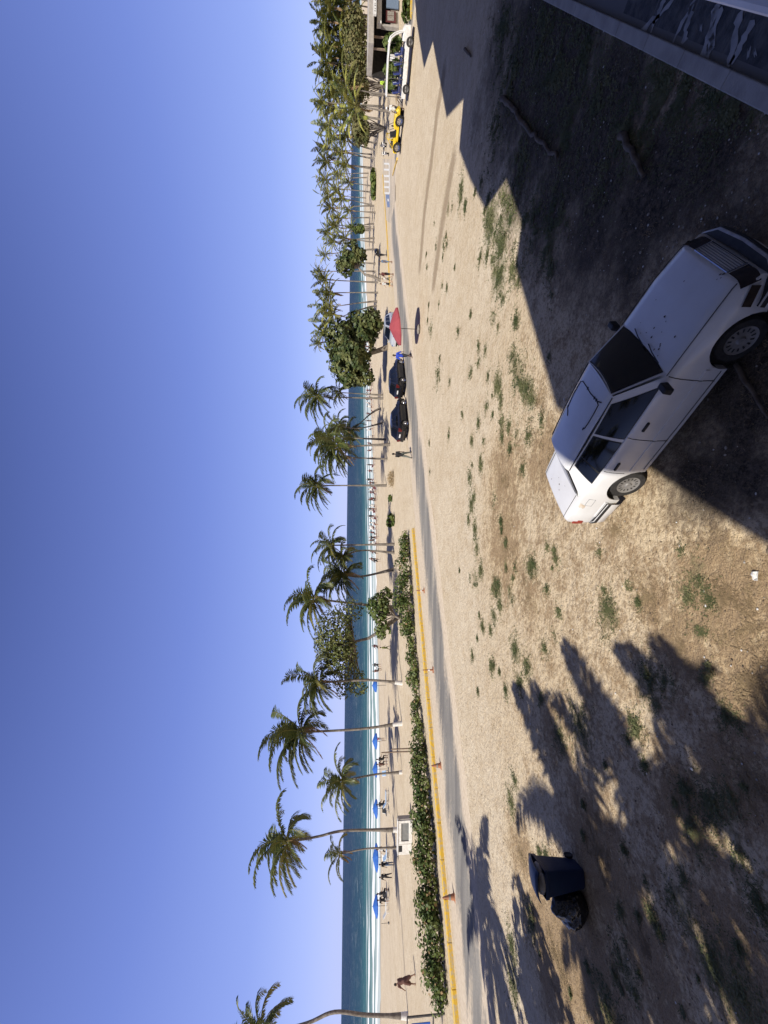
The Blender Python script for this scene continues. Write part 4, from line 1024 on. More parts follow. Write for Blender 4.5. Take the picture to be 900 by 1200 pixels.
LIE = dict(sit=1, hip=.35, legl=(1.5, .05), legr=(1.45, .15), arml=(.2, .5), armr=(.2, .4), out=.5, lean=-.75, spread=.04, ground=0)
ER = math.radians(32.5)
person('man in a bright blue shirt walking past the black cars', gp(483, 417), ER + math.pi, WALK, 'skinB', 'blue_shirt', 'dark_shorts', sleeve=1.15, sc=.95, vox=.017)
person('person in a black top and grey trousers striding along the road edge', gp(483, 533), ER + .4, WALK2, 'skinB', 'black_shirt', 'grey_trousers', long_legs=True, sleeve=.9, sc=.95, vox=.017)
person('person in a grey blue shirt standing in the roadside group', gp(459.8, 307), ER + 2.2, STAND, 'skinA', 'denim', 'denim', sc=.95)
person('person in a dark maroon shirt standing in the roadside group', gp(461.3, 321.5), ER + 2.6, CARRY, 'skinA', 'maroon_shirt', 'dark_shorts', sc=1.0, sleeve=.9)
person('person in a white top and dark shorts at the lower end of the roadside group', gp(460, 333), ER + 2.4, WALK, 'skinC', 'white_shirt', 'dark_shorts', sc=.9)
person('smaller person in a pale top half hidden in the roadside group', gp(459.5, 327), ER + 2.4, WALK2, 'skinC', 'white_shirt', 'grey_trousers', sc=.75)
person('person dressed in black beyond the roadside group carrying a big bundle', gp(453.5, 299), ER + 2.6, CARRY, 'skinB', 'black_shirt', 'dark_shorts', long_legs=True, sc=.95, sleeve=1.2)
p_ = gp(453.5, 299); g = MB(); g.ell((0, 0, 0), (.55, .35, .32), 12, 8); g.ell((.3, .1, .2), (.3, .3, .25), 10, 7)
bo = g.build('bundle', 'bag', None, 60); bo.location = p_ + V((.3, -.2, 1.45)); bo.rotation_euler = (0, .2, .6); tag(bo, 'big black bundle carried on the shoulder of the person in black', 'bundle')
person('person in a brown dress walking bent forward on the beach', gp(487, 1148), math.pi - .2, STOOP, 'skinA', 'brown_cloth', dress=True, sc=.92, vox=.017)
person('person in a red top standing under a blue beach umbrella', gp(450.6, 866), 2.6, STAND, 'skinA', 'red_shirt', 'white_shirt', sc=.9)
person('child in a yellow green shirt walking on the open beach', gp(457.5, 759), .4, WALK, 'skinA', 'green_shirt', 'green_shirt', sc=.72)
person('person in dark clothes standing on the beach nearest the white cabinet', gp(460.8, 1012), 2.9, STAND, 'skinA', 'dark_shorts', 'denim', sc=.85, long_legs=True)
person('person in dark clothes stooping on the sand by the end blue umbrella', gp(459.6, 1026), 2.6, STOOP, 'skinA', 'black_shirt', 'dark_shorts', sc=.85, long_legs=True)
person('person in a lime green vest under the bar roof', gp(466, 72) + V((1.5, 4, 0)), 2, STAND, 'skinB', 'lime_shirt', 'dark_shorts', sc=1.15)
person('person in a white hat beside the tables behind the open bus', gp(476, 117) + V((.6, 1.6, 0)), 3.4, STAND, 'skinB', 'white_shirt', 'dark_shorts', hat='canvas')

# ------------------------------------------------------------------ beach furniture
def umbrella(name, label, loc, r, hgt, mt, group=None, tilt=(0, 0), base=None, drop=.42):
    t = thing(name, label, 'umbrella', loc, 0, group)
    M3 = Matrix.Rotation(tilt[0], 3, 'X') @ Matrix.Rotation(tilt[1], 3, 'Y'); top = V((0, 0, hgt)); n = 8
    g = MB(); rows = []
    for q, (f, z) in enumerate(((0.02, 0), (.35, -.28), (.7, -.62), (1, -1))):
        row = []
        for k in range(n * 3 + 1):
            a = 2 * math.pi * k / (n * 3); sag = 1 - .05 * f * (1 if k % 3 else 0)
            row.append(top + M3 @ V((math.cos(a) * r * f * sag, math.sin(a) * r * f * sag, drop * z)))
        rows.append(row)
    rows.append([p - V((0, 0, .10)) for p in rows[-1]]); g.grid(rows); c_ = g.build('canopy', mt, t, weld=True)
    so_ = c_.modifiers.new('solid', 'SOLIDIFY'); so_.thickness = .01
    g = MB()
    for k in range(n):
        a = 2 * math.pi * k / n; g.tube([top + M3 @ V((0, 0, -.03)), top + M3 @ V((math.cos(a) * r * .98, math.sin(a) * r * .98, -drop * .97 - .02))], .008, 4)
    g.build('rib', 'metal', c_)
    g = MB(); g.tube([(0, 0, -.1), top + V((0, 0, .06))], .024, 7); g.build('pole', 'metal', t, 60)
    if base:
        g = MB(); g.ell((0, 0, .1), (.38, .28, .13), 10, 6); g.ell((.2, .1, .12), (.2, .2, .14), 8, 6); g.build('sandbag', base, t, 60)
    return t
umbrella('beach_parasol', 'faded red parasol on a thin pole standing on the sand before the silver car', gp(491.8, 386), 1.38, 2.3, 'red_cloth', None, (-.06, -.14), 'card', .62)
def lounger(name, label, loc, rz, mt='skyblue_shirt', group=None):
    t = thing(name, label, 'sun lounger', loc, rz, group)
    g = MB()
    for s in (-1, 1): g.bar((-.9, s * .3, .33), (.5, s * .3, .33), .035); g.bar((.45, s * .3, .33), (.95, s * .3, .68), .035)
    for x in (-.85, .45): g.bar((x, -.3, .33), (x, .3, .33), .035)
    g.build('frame', 'canvas', t)
    for x in (-.75, .35):
        for s in (-1, 1): g = MB(); g.bar((x, s * .28, -.02), (x, s * .28, .33), .035); g.build('leg', 'canvas', t)
    g = MB(); g.box((-.2, 0, .365), (1.38, .54, .04)); g.bar((.47, 0, .375), (.92, 0, .70), .54, .04); g.build('sling', mt, t)
    return t
UMB = [(803, 'farthest blue beach umbrella, seen behind a white based palm trunk'), (868, 'blue beach umbrella with a person in a red top under it'), (901, 'blue beach umbrella behind the two wooden posts'),
       (947, 'blue beach umbrella halfway between the posts and the white sign'), (1004, 'wide blue beach umbrella behind the white cabinet'), (1061, 'blue beach umbrella nearest the picture corner, last of the row')]
for k, (y, lab) in enumerate(UMB):
    B = gp(452.5 + k * .25, y); w_ = (1.0, 1.15, 1.1, 1.25, 1.75, 1.35)[k] * .85
    umbrella('beach_umbrella', lab, B, w_, 1.85, 'blue', 'blue beach umbrellas by the water', (.05, .06), None, .45)
rn = random.Random(8)
LG = [(906, 455, 'skyblue_shirt', 'pale lounger in the shade behind the two wooden posts'), (936, 455.5, 'skyblue_shirt', 'light blue lounger under the umbrella between the posts and the sign'), (951, 455.5, 'black', 'dark lounger beside the umbrella between the posts and the sign'), (1000, 456, 'skyblue_shirt', 'pale lounger behind the white cabinet'), (1008, 455, 'white_shirt', 'white lounger next to the wide blue umbrella'), (1049, 456, 'black', 'dark lounger under the last blue umbrella'), (1064, 455.5, 'white_shirt', 'white lounger on the corner side of the last blue umbrella')]
for y, x, mt, lab in LG: lounger('sun_lounger', lab, gp(x, y), rn.uniform(-.8, .8) + 2.6, mt, 'sun loungers near the water')
for y, x, top, lab in ((889, 455, 'black_shirt', 'person in black sitting by the two wooden posts, upper one'), (895, 455, 'brown_cloth', 'person in brown sitting by the two wooden posts, lower one'), (942, 455, 'dark_shorts', 'person in dark clothes sitting between two blue umbrellas'),
                       (995, 455, 'white_shirt', 'person in white sitting under the edge of the wide blue umbrella'), (1046, 456, 'dark_shorts', 'person in dark grey sitting by the last blue umbrella'), (1054, 456.5, 'black_shirt', 'person in black sitting directly under the last blue umbrella'),
                       (744, 446.5, 'denim', 'person in blue sitting on the sand beneath the sparse tree'), (757, 446, 'maroon_shirt', 'person in dark red sitting by the water near the green shirted child'), (779, 447, 'dark_shorts', 'first of two people in dark clothes sitting apart by the water'), (786, 447.5, 'brown_cloth', 'second of two people in dark clothes sitting apart by the water'),
                       (657, 446, 'dark_shorts', 'person sitting alone on the sand left of the slim palms')):
    person(lab, gp(x, y), rn.uniform(1.0, 2.6), SIT, rn.choice(('skinA', 'skinC')), top, 'dark_shorts', vox=.026, sc=.95)
# far crowd along the surf: shared meshes
PROT = [person('', (0, 0, -50), 0, SIT, 'skinA', 'maroon_shirt', 'dark_shorts', vox=.03), person('', (0, 0, -50), 0, STAND, 'skinC', 'dark_shorts', 'brown_cloth', vox=.03), person('', (0, 0, -50), 0, SIT, 'skinC', 'white_shirt', 'maroon_shirt', vox=.03), person('', (0, 0, -50), 0, WALK, 'skinA', 'brown_cloth', 'dark_shorts', vox=.03)]
cl_ = 0; first = set()
for k in range(62):
    y = 402 + k * 4.2 + rn.uniform(-1.6, 1.6)
    if not (560 < y < 640) and k % 2 and y > 480: continue
    f = (y - 400) / 260; x = 434.0 + 9.5 * f + rn.uniform(-1.4, 1.6); q = rn.choice((0, 0, 1, 2, 2, 3))
    P_ = gp(x, y)
    if sd(P_.x, P_.y) < 1.5: P_ = gp(x + 1.5, y)
    lab = 'tiny far bather sitting or standing on the sand by the surf'
    if q not in first:
        first.add(q); PROT[q].location = P_; PROT[q].rotation_euler.z = rn.uniform(0, 6); PROT[q]['label'] = lab; PROT[q]['group'] = 'far bathers along the surf'
    else: dup(PROT[q], P_, rn.uniform(0, 6), lab, 'far bathers along the surf', (1, 1, 1))
lo = lounger('sun_lounger', 'tiny far sun lounger among the bathers by the surf', gp(443, 575), .5, 'maroon_shirt', 'far sun loungers by the surf')
for k in range(16): y = 430 + k * 14 + rn.uniform(-3, 3); dup(lo, gp(434.5 + 9 * (y - 400) / 260 + rn.uniform(0, 1.5), y), rn.uniform(0, 3), 'tiny far sun lounger among the bathers by the surf', 'far sun loungers by the surf')
# thin marker post, wooden posts, sign, cabinet, blue sign frame
B = gp(456.3, 1081.5); t = thing('marker_post', 'thin grey post with a weight at its foot, standing alone on the beach', 'post', B)
g = MB(); g.tube([(0, 0, -.1), (0, 0, .95)], .022, 6); g.build('pole', 'metal', t); g = MB(); g.ell((0, 0, .08), (.14, .14, .11), 9, 6); g.build('weight', 'metal', t, 60)
for lab, x0, x1, y in (('taller of the two bare wooden posts behind the hedge', 447, 489, 880.4), ('shorter of the two bare wooden posts behind the hedge', 458.2, 488, 877)):
    B = gp(x1, y); tp = atY(x0, y, B.y); g = MB(); hz_ = tp.z; g.tube([(0, 0, -.2), (.01, 0, hz_ * .5), (0, .01, hz_)], [.055, .05, .045], 8)
    o = g.build('wooden_post', 'wood', None, 60); o.location = B; tag(o, lab, 'post')
def at_local(B): return lambda x, y: atY(x, y, B.y) - B
B = gp(483, 974); L_ = at_local(B); a, b_ = L_(483, 986), L_(483, 960); wdt = (b_ - a).length; hz_ = L_(466.5, 974).z
t = thing('sign_board', 'white framed board with a dark grey panel standing on the beach', 'sign', B, .05)
g = MB()
for s in (-1, 1): g.box((s * (wdt / 2 - .09), 0, hz_ / 2), (.18, .16, hz_))
g.box((0, 0, hz_ - .12), (wdt - .37, .16, .24)); g.box((0, 0, .13), (wdt - .37, .16, .26)); g.build('frame', 'white_paint', t, bevel=.008)
g = MB(); g.box((.0, .02, hz_ / 2), (wdt - .34, .06, hz_ - .46)); g.build('panel', 'grey', t)
g = MB(); g.box((0, .1, hz_ + .02), (wdt + .04, .45, .05)); g.build('cap', 'white_paint', t, bevel=.008)
for s in (-1, 1): g = MB(); g.box((s * (wdt / 2 + .05), .2, hz_ / 2 - .01), (.08, .42, hz_ - .02)); g.build('side_wall', 'concrete', t)
B = gp(482.5, 994); L_ = at_local(B); wdt = (L_(482, 1000) - L_(482, 987.5)).length; hz_ = L_(466.3, 994).z
t = thing('cabinet', 'white cabinet with a dark opening beside the white framed board', 'cabinet', B, .05)
g = MB(); g.box((0, .2, hz_ / 2), (wdt, .5, hz_)); g.build('case', 'white_paint', t, bevel=.012)
g = MB(); g.box((wdt * .05, -.055, hz_ * .83), (wdt * .55, .02, hz_ * .24)); g.build('opening', 'black', t)
g = MB(); g.box((0, .2, hz_ + .02), (wdt + .06, .56, .04)); g.build('lid', 'white_paint', t)
B = gp(521, 1188); L_ = at_local(B); t = thing('roadside_board', 'dark metal frame holding a bright blue board at the photo corner', 'sign', B)
g = MB(); hz_ = L_(477, 1188).z
g.box((0, 0, hz_ / 2 - .05), (.07, .07, hz_ + .1)); g.build('post', 'metal', t)
g = MB(); g.box((-1.8, 0, hz_ / 2 - .05), (.07, .07, hz_ + .1)); g.build('post', 'metal', t)
for z in (hz_ - .02, hz_ * .30): g = MB(); g.box((-.9, 0, z), (1.73, .06, .07)); g.build('rail', 'metal', t)
g = MB(); g.box((-.93, -.02, hz_ * .63), (1.25, .03, hz_ * .50)); g.build('board', 'blue_sign', t, bevel=.02)
# cones
for x, y, x0, lab in ((497.5, 692, 488, 'thin orange cone on the yellow kerb farthest up the road'), (508, 785, 495.5, 'slim orange cone with a wide base, second from the far end of the kerb'), (517, 897, 505.5, 'brownish orange cone by the kerb nearest the wooden posts'), (533, 1051, 518.5, 'brownish orange cone by the kerb nearest the white cabinet')):
    B = gp(x, y); hz_ = atY(x0, y, B.y).z; t = thing('traffic_cone', lab, 'cone', B, .3)
    g = MB(); g.box((0, 0, .02), (.36, .36, .04)); g.build('base', 'cone', t, bevel=.01)
    k = .4 if y in (692, 785) else 1
    g = MB(); g.lathe([(.14 * k, .04), (.09 * k, hz_ * .5), (.03, hz_), (0, hz_)], 16); g.build('body', 'cone', t, 40)
    g = MB(); g.lathe([(.118 * k, hz_ * .36), (.098 * k, hz_ * .52)], 16); g.build('band', 'canvas' if k < 1 else 'card', t, 40)
# brush heap
B = gp(461, 561); g = MB(); rb = random.Random(4)
for k in range(260):
    v = rv(rb); p = V((v.x * 1.0, v.y * .6, abs(v.z) * .62)); d = (rv(rb) + V((0, 0, .3))).normalized() * .35; g.tube([p, p + d], [.02, .01], 3)
o = g.build('brush_heap', 'rock'); o.location = B; tag(o, 'tan heap of dry brush on the sand under the lone star shaped palm', 'brush heap')

# ------------------------------------------------------------------ other vehicles
HATCH = dict(wb=2.55, rt=.32, hub=.32, crown=.03, zm=.62, rim='chrome', holes=5,
    top=[(-2.02, .90), (-2.0, .98), (-1.9, 1.02), (-1.2, 1.0), (.85, .98), (1.4, .93), (1.8, .84), (1.96, .74), (2.02, .62)],
    wm=[(-2.02, .74), (-1.9, .80), (-1.2, .86), (0, .87), (1.3, .86), (1.75, .80), (1.95, .70), (2.02, .64)], ws=[(-2.02, .70), (-1.2, .78), (0, .80), (.8, .78), (1.5, .74), (2.02, .60)],
    bot=[(-2.02, .40), (-1.7, .28), (0, .22), (1.6, .26), (2.02, .34)],
    gh=(1.0, .73, .97, .30, -1.45, .58, 1.47, -1.93, .68, 1.0), side_belt=(.8, .97),
    wins=[('front_side_window', (.12, .12), (.43, .42)), ('rear_side_window', (.46, .455), (.70, .74)), ('quarter_window', (.73, .77), (.88, .93))])
def road_car(label, y0, y1, x, paint, flip=0, dims=HATCH, sc=1.0):
    a, b_ = gp(x, y0), gp(x - .8, y1); c = (a + b_) / 2
    t = thing('parked_car', label, 'car', (c.x, c.y, .01), ER + (math.pi if flip else 0)); t.scale = (sc,) * 3
    make_car(t, dims, paint)
    xr = dims['top'][0][0]; xf = dims['top'][-1][0]
    for s in (-1, 1):
        g = MB(); g.box((xr - .005, s * .62, .82), (.05, .16, .3)); g.box((xr + .1, s * .74, .85), (.2, .07, .22)); g.build('tail_light', 'dark_red_lamp', t, bevel=.01)
        g = MB(); g.box((xf - .10, s * .56, .70), (.16, .26, .12), taper=.8); g.build('headlight', 'chrome', t, bevel=.02)
        g = MB(); g.box((.78, s * .94, 1.02), (.12, .18, .13), taper=.85); g.bar((.8, s * .82, .99), (.8, s * .88, 1.0), .05); g.build('wing_mirror', paint, t, bevel=.02)
        for x_ in (-.1, -1.0): g = MB(); g.box((x_, s * .875, .86), (.17, .03, .035)); g.build('door_handle', paint, t)
    g = MB(); g.box((xr - .03, 0, .48), (.12, 1.4, .2)); g.build('rear_bumper', paint, t, bevel=.03)
    g = MB(); g.box((xf - .0, 0, .46), (.12, 1.2, .2)); g.build('front_bumper', paint, t, bevel=.03)
    g = MB(); g.box((xr - .02, 0, .78), (.03, .42, .11)); g.build('number_plate', 'canvas', t)
    return t
road_car('black hatchback parked beyond the road, nearer the walking person in black', 468, 515, 477.5, 'car_black')
road_car('black hatchback parked beyond the road, beside the man in blue', 421, 465, 474.5, 'car_black')
road_car('silver car parked under the big round tree behind the red parasol', 362, 411, 467.5, 'car_silver', 1)
# yellow beach buggy
a, b_ = gp(473.2, 142), gp(470, 173); d = (a - b_); wbB = d.length; c = (a + b_) / 2; nrm = V((-d.y, d.x, 0)).normalized()
if nrm.y < 0: nrm = -nrm
t = thing('beach_buggy', 'bright yellow open beach buggy with fat black tyres by the parking bays', 'buggy', c + nrm * .72, math.atan2(d.y, d.x))
hw = wbB / 2
prof = [(-hw - .62, .62), (-hw - .6, .80), (-hw + .1, .88), (-.42, .86), (-.40, .62), (.30, .62), (.34, .92), (.62, .98), (1.0, .95), (hw + .45, .82), (hw + .72, .66), (hw + .72, .55)]
g = MB(); top = [(x, z) for x, z in prof]
G = []
for x, z in top:
    w_ = .62 if x < .7 else .62 - .30 * (x - .7) / (hw + .02); G.append([(x, -w_, .42), (x, -w_ - .02, max(z - .10, .45)), (x, -w_ + .06, z), (x, 0, z + .015), (x, w_ - .06, z), (x, w_ + .02, max(z - .10, .45)), (x, w_, .42)])
ids = g.grid(G); g.face(ids[0]); g.face(ids[-1][::-1]); g.build('body', 'buggy', t, 35, weld=True)
for sx in (-1, 1):
    for s in (-1, 1):
        wheel(t, (sx * hw, s * .74, .42), s, .42, .28, 'chrome', holes=5)
        g = MB(); G = []
        for k in range(9):
            aa = R(20 + 140 * k / 8); G.append([(sx * hw + math.cos(aa) * .52, s * .60, .42 + math.sin(aa) * .50), (sx * hw + math.cos(aa) * .52, s * .90, .42 + math.sin(aa) * .50)])
        g.grid(G); fo = g.build('mudguard', 'buggy', t, 60); q = fo.modifiers.new('s', 'SOLIDIFY'); q.thickness = .02
g = MB()
for s in (-1, 1): g.tube([(-.62, s * .6, .8), (-.55, s * .56, 1.45), (-.50, s * .48, 1.56)], .035, 7); g.tube([(-.52, s * .5, 1.53), (-hw - .3, s * .52, .85)], .03, 7)
g.tube([(-.50, -.50, 1.56), (-.50, .50, 1.56)], .035, 7); g.build('roll_bar', 'buggy', t, 60)
g = MB()
for s in (-1, 1): g.tube([(.40, s * .55, .92), (.18, s * .52, 1.42)], .022, 6)
g.tube([(.18, -.52, 1.42), (.18, .52, 1.42)], .022, 6); wo = g.build('windscreen_frame', 'black', t, 60)
for s in (-1, 1):
    g = MB(); g.box((-.12, s * .28, .68), (.46, .44, .14)); g.box((-.36, s * .28, .98), (.14, .44, .55), rot=Matrix.Rotation(-.2, 3, 'Y')); g.build('seat', 'black', t, bevel=.04)
g = MB(); g.ell((.22, .28, 1.0), (.02, .17, .17), 12, 6); g.build('steering_wheel', 'black', t)
g = MB(); g.box((-hw - .05, 0, .95), (.6, .6, .28)); g.box((-hw - .2, 0, 1.12), (.3, .3, .16)); g.build('engine', 'metal', t, bevel=.03)
g = MB(); g.box((0, 0, .36), (2 * hw + .5, .9, .16)); g.build('underbody', 'black', t)
for s in (-1, 1): g = MB(); g.lathe([(.02, 0), (.09, .02), (.09, .10), (0, .12)], 12, 'Y', (hw + .5, s * .42 - .05, .86)); g.build('headlight', 'chrome', t, 40)
g = MB(); g.tube([(.55, -.80, .45), (-.5, -.80, .45)], .03, 6); g.build('side_step', 'buggy', t)
# open sided tour bus
a, b_ = gp(486.8, 30), gp(479.0, 117); d = a - b_; Lb = d.length; c = (a + b_) / 2; nrm = V((-d.y, d.x, 0)).normalized()
if nrm.y < 0: nrm = -nrm
t = thing('tour_bus', 'white open sided tour bus with rows of navy seats by the kerb', 'bus', c + nrm * .95, math.atan2(d.y, d.x))
h2 = Lb / 2
g = MB(); g.box((-.35, 0, .52), (Lb - .7, 1.7, .36)); g.box((-.35, 0, .38), (Lb - .7, 1.74, .05)); g.build('chassis', 'white_paint', t, bevel=.03)
g = MB(); G = []
for x, z, w_ in ((h2 - .95, .95, .86), (h2 - .7, .98, .86), (h2 - .3, .92, .84), (h2 - .08, .80, .78), (h2, .62, .72), (h2, .34, .70)): G.append([(x, -w_, .34), (x, -w_, z - .08), (x, -w_ + .08, z), (x, 0, z + .03), (x, w_ - .08, z), (x, w_, z - .08), (x, w_, .34)])
ids = g.grid(G); g.face(ids[0]); g.build('nose', 'white_paint', t, 40, weld=True)
g = MB(); G = []
for x, z in ((-h2, 2.05), (-h2 + .05, 2.12), (0, 2.16), (h2 - 1.3, 2.13), (h2 - .98, 2.03), (h2 - .8, 1.9)): G.append([(x, -.86, z - .07), (x, -.82, z - .01), (x, 0, z + .05), (x, .82, z - .01), (x, .86, z - .07)])
g.grid(G); ro = g.build('roof', 'white_paint', t, 40); q = ro.modifiers.new('s', 'SOLIDIFY'); q.thickness = .05
for s in (-1, 1):
    g = MB(); g.tube([(h2 - 1.2, s * .83, 2.10), (h2 - .85, s * .83, 1.95), (h2 - .62, s * .82, 1.6), (h2 - .48, s * .80, 1.2), (h2 - .42, s * .78, .92)], .06, 7); g.build('front_pillar', 'white_paint', t, 60)
    for x in (-h2 + .08, -h2 + 1.25, -h2 + 2.3): g = MB(); g.bar((x, s * .82, .68), (x, s * .82, 2.08), .05); g.build('post', 'metal', t)
    g = MB(); g.tube([(-h2 + .1, s * .84, 1.0), (h2 - 1.5, s * .84, 1.0)], .02, 5); g.build('side_rail', 'metal', t)
    for x in (-h2 + .65, h2 - .95): wheel(t, (x, s * .78, .33), s, .33, .2, 'metal', holes=0)
    g = MB(); g.box((h2 - .02, s * .5, .62), (.06, .24, .16)); g.build('headlight', 'lamp', t, bevel=.02)
g = MB(); G = [[(h2 - .44, y * .74, .95), (h2 - .60, y * .76, 1.5), (h2 - .86, y * .76, 1.93)] for y in (-1, -.5, 0, .5, 1)]; g.grid(G); g.build('windscreen', 'glass', t, 60)
for k in range(5):
    x = -h2 + .38 + k * (Lb - 1.75) / 4.6
    g = MB(); g.box((x + .18, 0, .92), (.42, 1.5, .14)); g.box((x - .04, 0, 1.25), (.12, 1.5, .62), rot=Matrix.Rotation(-.15, 3, 'Y')); so_ = g.build('seat', 'seat_blue', t, bevel=.04)
    if k in (1, 3, 4): g = MB(); g.box((x - .06, -.35, 1.38), (.16, .5, .34), rot=Matrix.Rotation(-.15, 3, 'Y')); g.build('head_cover', 'seat_pale', so_, bevel=.03)
# parked scooters behind the buggy
def scooter(label, loc, rz):
    t = thing('motor_scooter', label, 'scooter', loc, rz)
    for x in (-.6, .62): wheel(t, (x, 0, .24), -1, .24, .11, 'metal', holes=0)
    g = MB(); g.grid([[(x, -w_, .3), (x, -w_ * 1.05, z - .06), (x, 0, z), (x, w_ * 1.05, z - .06), (x, w_, .3)] for x, z, w_ in ((-.85, .62, .08), (-.7, .74, .15), (-.2, .72, .17), (-.05, .42, .16), (.25, .40, .16), (.36, .5, .16), (.42, .9, .15), (.52, .95, .08))]); g.build('body', 'white_paint', t, 40)
    g = MB(); g.box((-.42, 0, .79), (.7, .26, .1)); g.build('seat', 'black', t, bevel=.03)
    g = MB(); g.tube([(.62, 0, .3), (.46, 0, .98)], .03, 6); g.tube([(.42, -.32, 1.02), (.46, 0, 1.0), (.42, .32, 1.02)], .02, 6); g.build('handlebar', 'metal', t)
    return t
scooter('white motor scooter parked behind the rear wheel of the buggy', gp(455.5, 180), .9); scooter('white and black motor scooter standing clear of the buggy, farther back', gp(453, 170), 1.1)

# ------------------------------------------------------------------ beach bar
Yb = 47.0
def BX(y): return atY(440, y, Yb).x
def BZ(x, y=15): return atY(x, y, Yb).z
t = thing('beach_bar', 'long beach bar with a grey flat roof and white fascia behind the bus', 'bar', (BX(30), Yb, 0))
O2 = V(t.location)
def bb(mb, y0, y1, z0, z1, d0, d1):              # photo y range, heights, depth behind the front
    x0, x1 = BX(y0), BX(y1); mb.box(V(((x0 + x1) / 2, Yb + (d0 + d1) / 2, (z0 + z1) / 2)) - O2, (abs(x1 - x0), d1 - d0, z1 - z0))
g = MB(); bb(g, 62, -70, BZ(438), BZ(431.5), -1.0, 2.6); g.build('roof', 'fascia', t, bevel=.05)
g = MB(); bb(g, 32, 2, BZ(440.4), BZ(436.8), -1.25, -1.03); so_ = g.build('fascia_sign', 'wall_white', t)
g = MB(); rl = random.Random(2); y = 29.0
while y > 5:
    w_ = rl.choice((1.0, 1.3, .7)); bb(g, y, y - w_, BZ(439.4), BZ(438.0 + rl.random() * .5), -1.27, -1.255); y -= w_ + rl.choice((1.2, 1.6, 2.6))
g.build('lettering', 'grey', so_)
g = MB(); bb(g, 31, -70, BZ(447), BZ(441.8), -.4, .2); g.build('beam', 'wall_white', t, bevel=.02)
g = MB(); bb(g, 31.6, 29.2, -.1, BZ(447.05), -.2, .2); g.build('column', 'concrete', t)
g = MB(); bb(g, 29.0, -70, -.1, .95, -.1, .1); g.build('counter', 'fascia', t)
g = MB(); bb(g, 29.0, -70, -.1, BZ(442), 2.1, 2.3); g.build('back_wall', 'shade_in', t)
g = MB(); bb(g, 27, 14, .4, 1.55, -.3, -.2); g.build('menu_board', 'maroon_shirt', t); g = MB(); bb(g, 26, 20.5, .6, 1.35, -.33, -.31); bb(g, 19.8, 15, .6, 1.35, -.33, -.31); g.build('menu_card', 'card', t)
g = MB(); bb(g, 12.5, 1, .1, 1.5, -.45, -.35); g.build('notice_panel', 'denim', t)
g = MB(); bb(g, 64, -60, -.1, BZ(438.1), 2.35, 2.5); g.build('back_wall', 'shade_in', t)  # dark sheet across the open bar, its shade put into the colour
for y in (60, 46): g = MB(); bb(g, y, y - .9, -.1, BZ(438.05), -.3, -.1); g.build('post', 'wood', t)
rt_ = random.Random(9)
for k, (y, dp, lab) in enumerate(((64, 1.2, 'outermost wooden table under the bar roof'), (56, 1.6, 'wooden table in the middle of the open bar terrace'), (44, 1.0, 'wooden table next to the bar booth'), (38, 1.5, 'wooden table deep under the bar roof'))):
    p = V((BX(y), Yb + dp, 0)); q = thing('bar_table', lab, 'table', p, rt_.random())
    g = MB(); g.lathe([(.5, .72), (.5, .76), (0, .76)], 16); g.build('top', 'wood', q, 40)
    g = MB(); g.tube([(0, 0, 0), (0, 0, .72)], .05, 7); g.lathe([(.28, 0), (.28, .04), (0, .05)], 12); g.build('pedestal', 'metal', q)
    for j in range(3):
        an = j * 2.1 + rt_.random(); cp = p + V((math.cos(an) * .85, math.sin(an) * .85, 0)); ch = thing('bar_chair', ('first', 'second', 'third')[j] + ' white plastic chair clockwise at the ' + lab.replace('wooden ', ''), 'chair', cp, an + math.pi)
        g = MB(); g.box((0, 0, .44), (.44, .44, .05)); g.build('seat', 'canvas', ch, bevel=.01)
        g = MB(); g.box((-.2, 0, .70), (.05, .42, .45)); g.build('backrest', 'canvas', ch, bevel=.01)
        for sx in (-1, 1):
            for sy in (-1, 1): g = MB(); g.bar((sx * .19, sy * .19, 0), (sx * .18, sy * .18, .42), .035); g.build('leg', 'canvas', ch)
# low picnic tables behind the bus
for y, lab in ((113, 'light wooden picnic table just behind the tour bus'),):
    p = gp(474, y) + V((.8, .9, 0)); q = thing('picnic_table', lab, 'table', p, .5)
    g = MB(); g.box((0, 0, .74), (1.5, .75, .05)); g.build('top', 'rock', q)
    for s in (-1, 1):
        g = MB(); g.box((0, s * .68, .44), (1.5, .28, .05)); g.build('bench', 'rock', q)
        g = MB(); g.bar((s * .55, -.65, 0), (s * .55, 0, .72), .07); g.bar((s * .55, .65, 0), (s * .55, 0, .72), .07); g.build('leg', 'wood', q)

# ------------------------------------------------------------------ bin, bag, dead branches
B = gp(688, 1031); t = thing('wheelie_bin', 'navy blue wheelie bin with its lid ajar on the dry grass', 'bin', B + V((-.12, .30, 0)), R(12))
t.scale = (.88, .95, 1.0)
g = MB(); G = []
for z, w_, d_ in ((.0, .40, .44), (.04, .44, .48), (.86, .57, .66), (.88, .62, .72), (.95, .63, .73), (.955, .60, .70), (.86, .54, .63)):
    x_, y_, r_ = w_ / 2, d_ / 2, .05; row = []
    for cx_, cy_, a0 in ((1, 1, 0), (-1, 1, 90), (-1, -1, 180), (1, -1, 270)):
        for q in range(4): an = R(a0 + 30 * q); row.append((cx_ * (x_ - r_) + math.cos(an) * r_, cy_ * (y_ - r_) + math.sin(an) * r_, z))
    G.append(row + [row[0]])
ids = g.grid(G); g.face(ids[0][:-1]); g.build('body', 'bin', t, 45, weld=True)
g = MB(); G = []
for v in range(6):
    q = v / 5; yy = .36 - .76 * q; zz = .975 + .13 * math.sin(q * 1.7) ; row = []
    for u in range(7): xx = (u / 6 - .5) * .64; row.append((xx, yy, zz + .05 * (1 - (2 * u / 6 - 1) ** 4)))
    G.append(row)
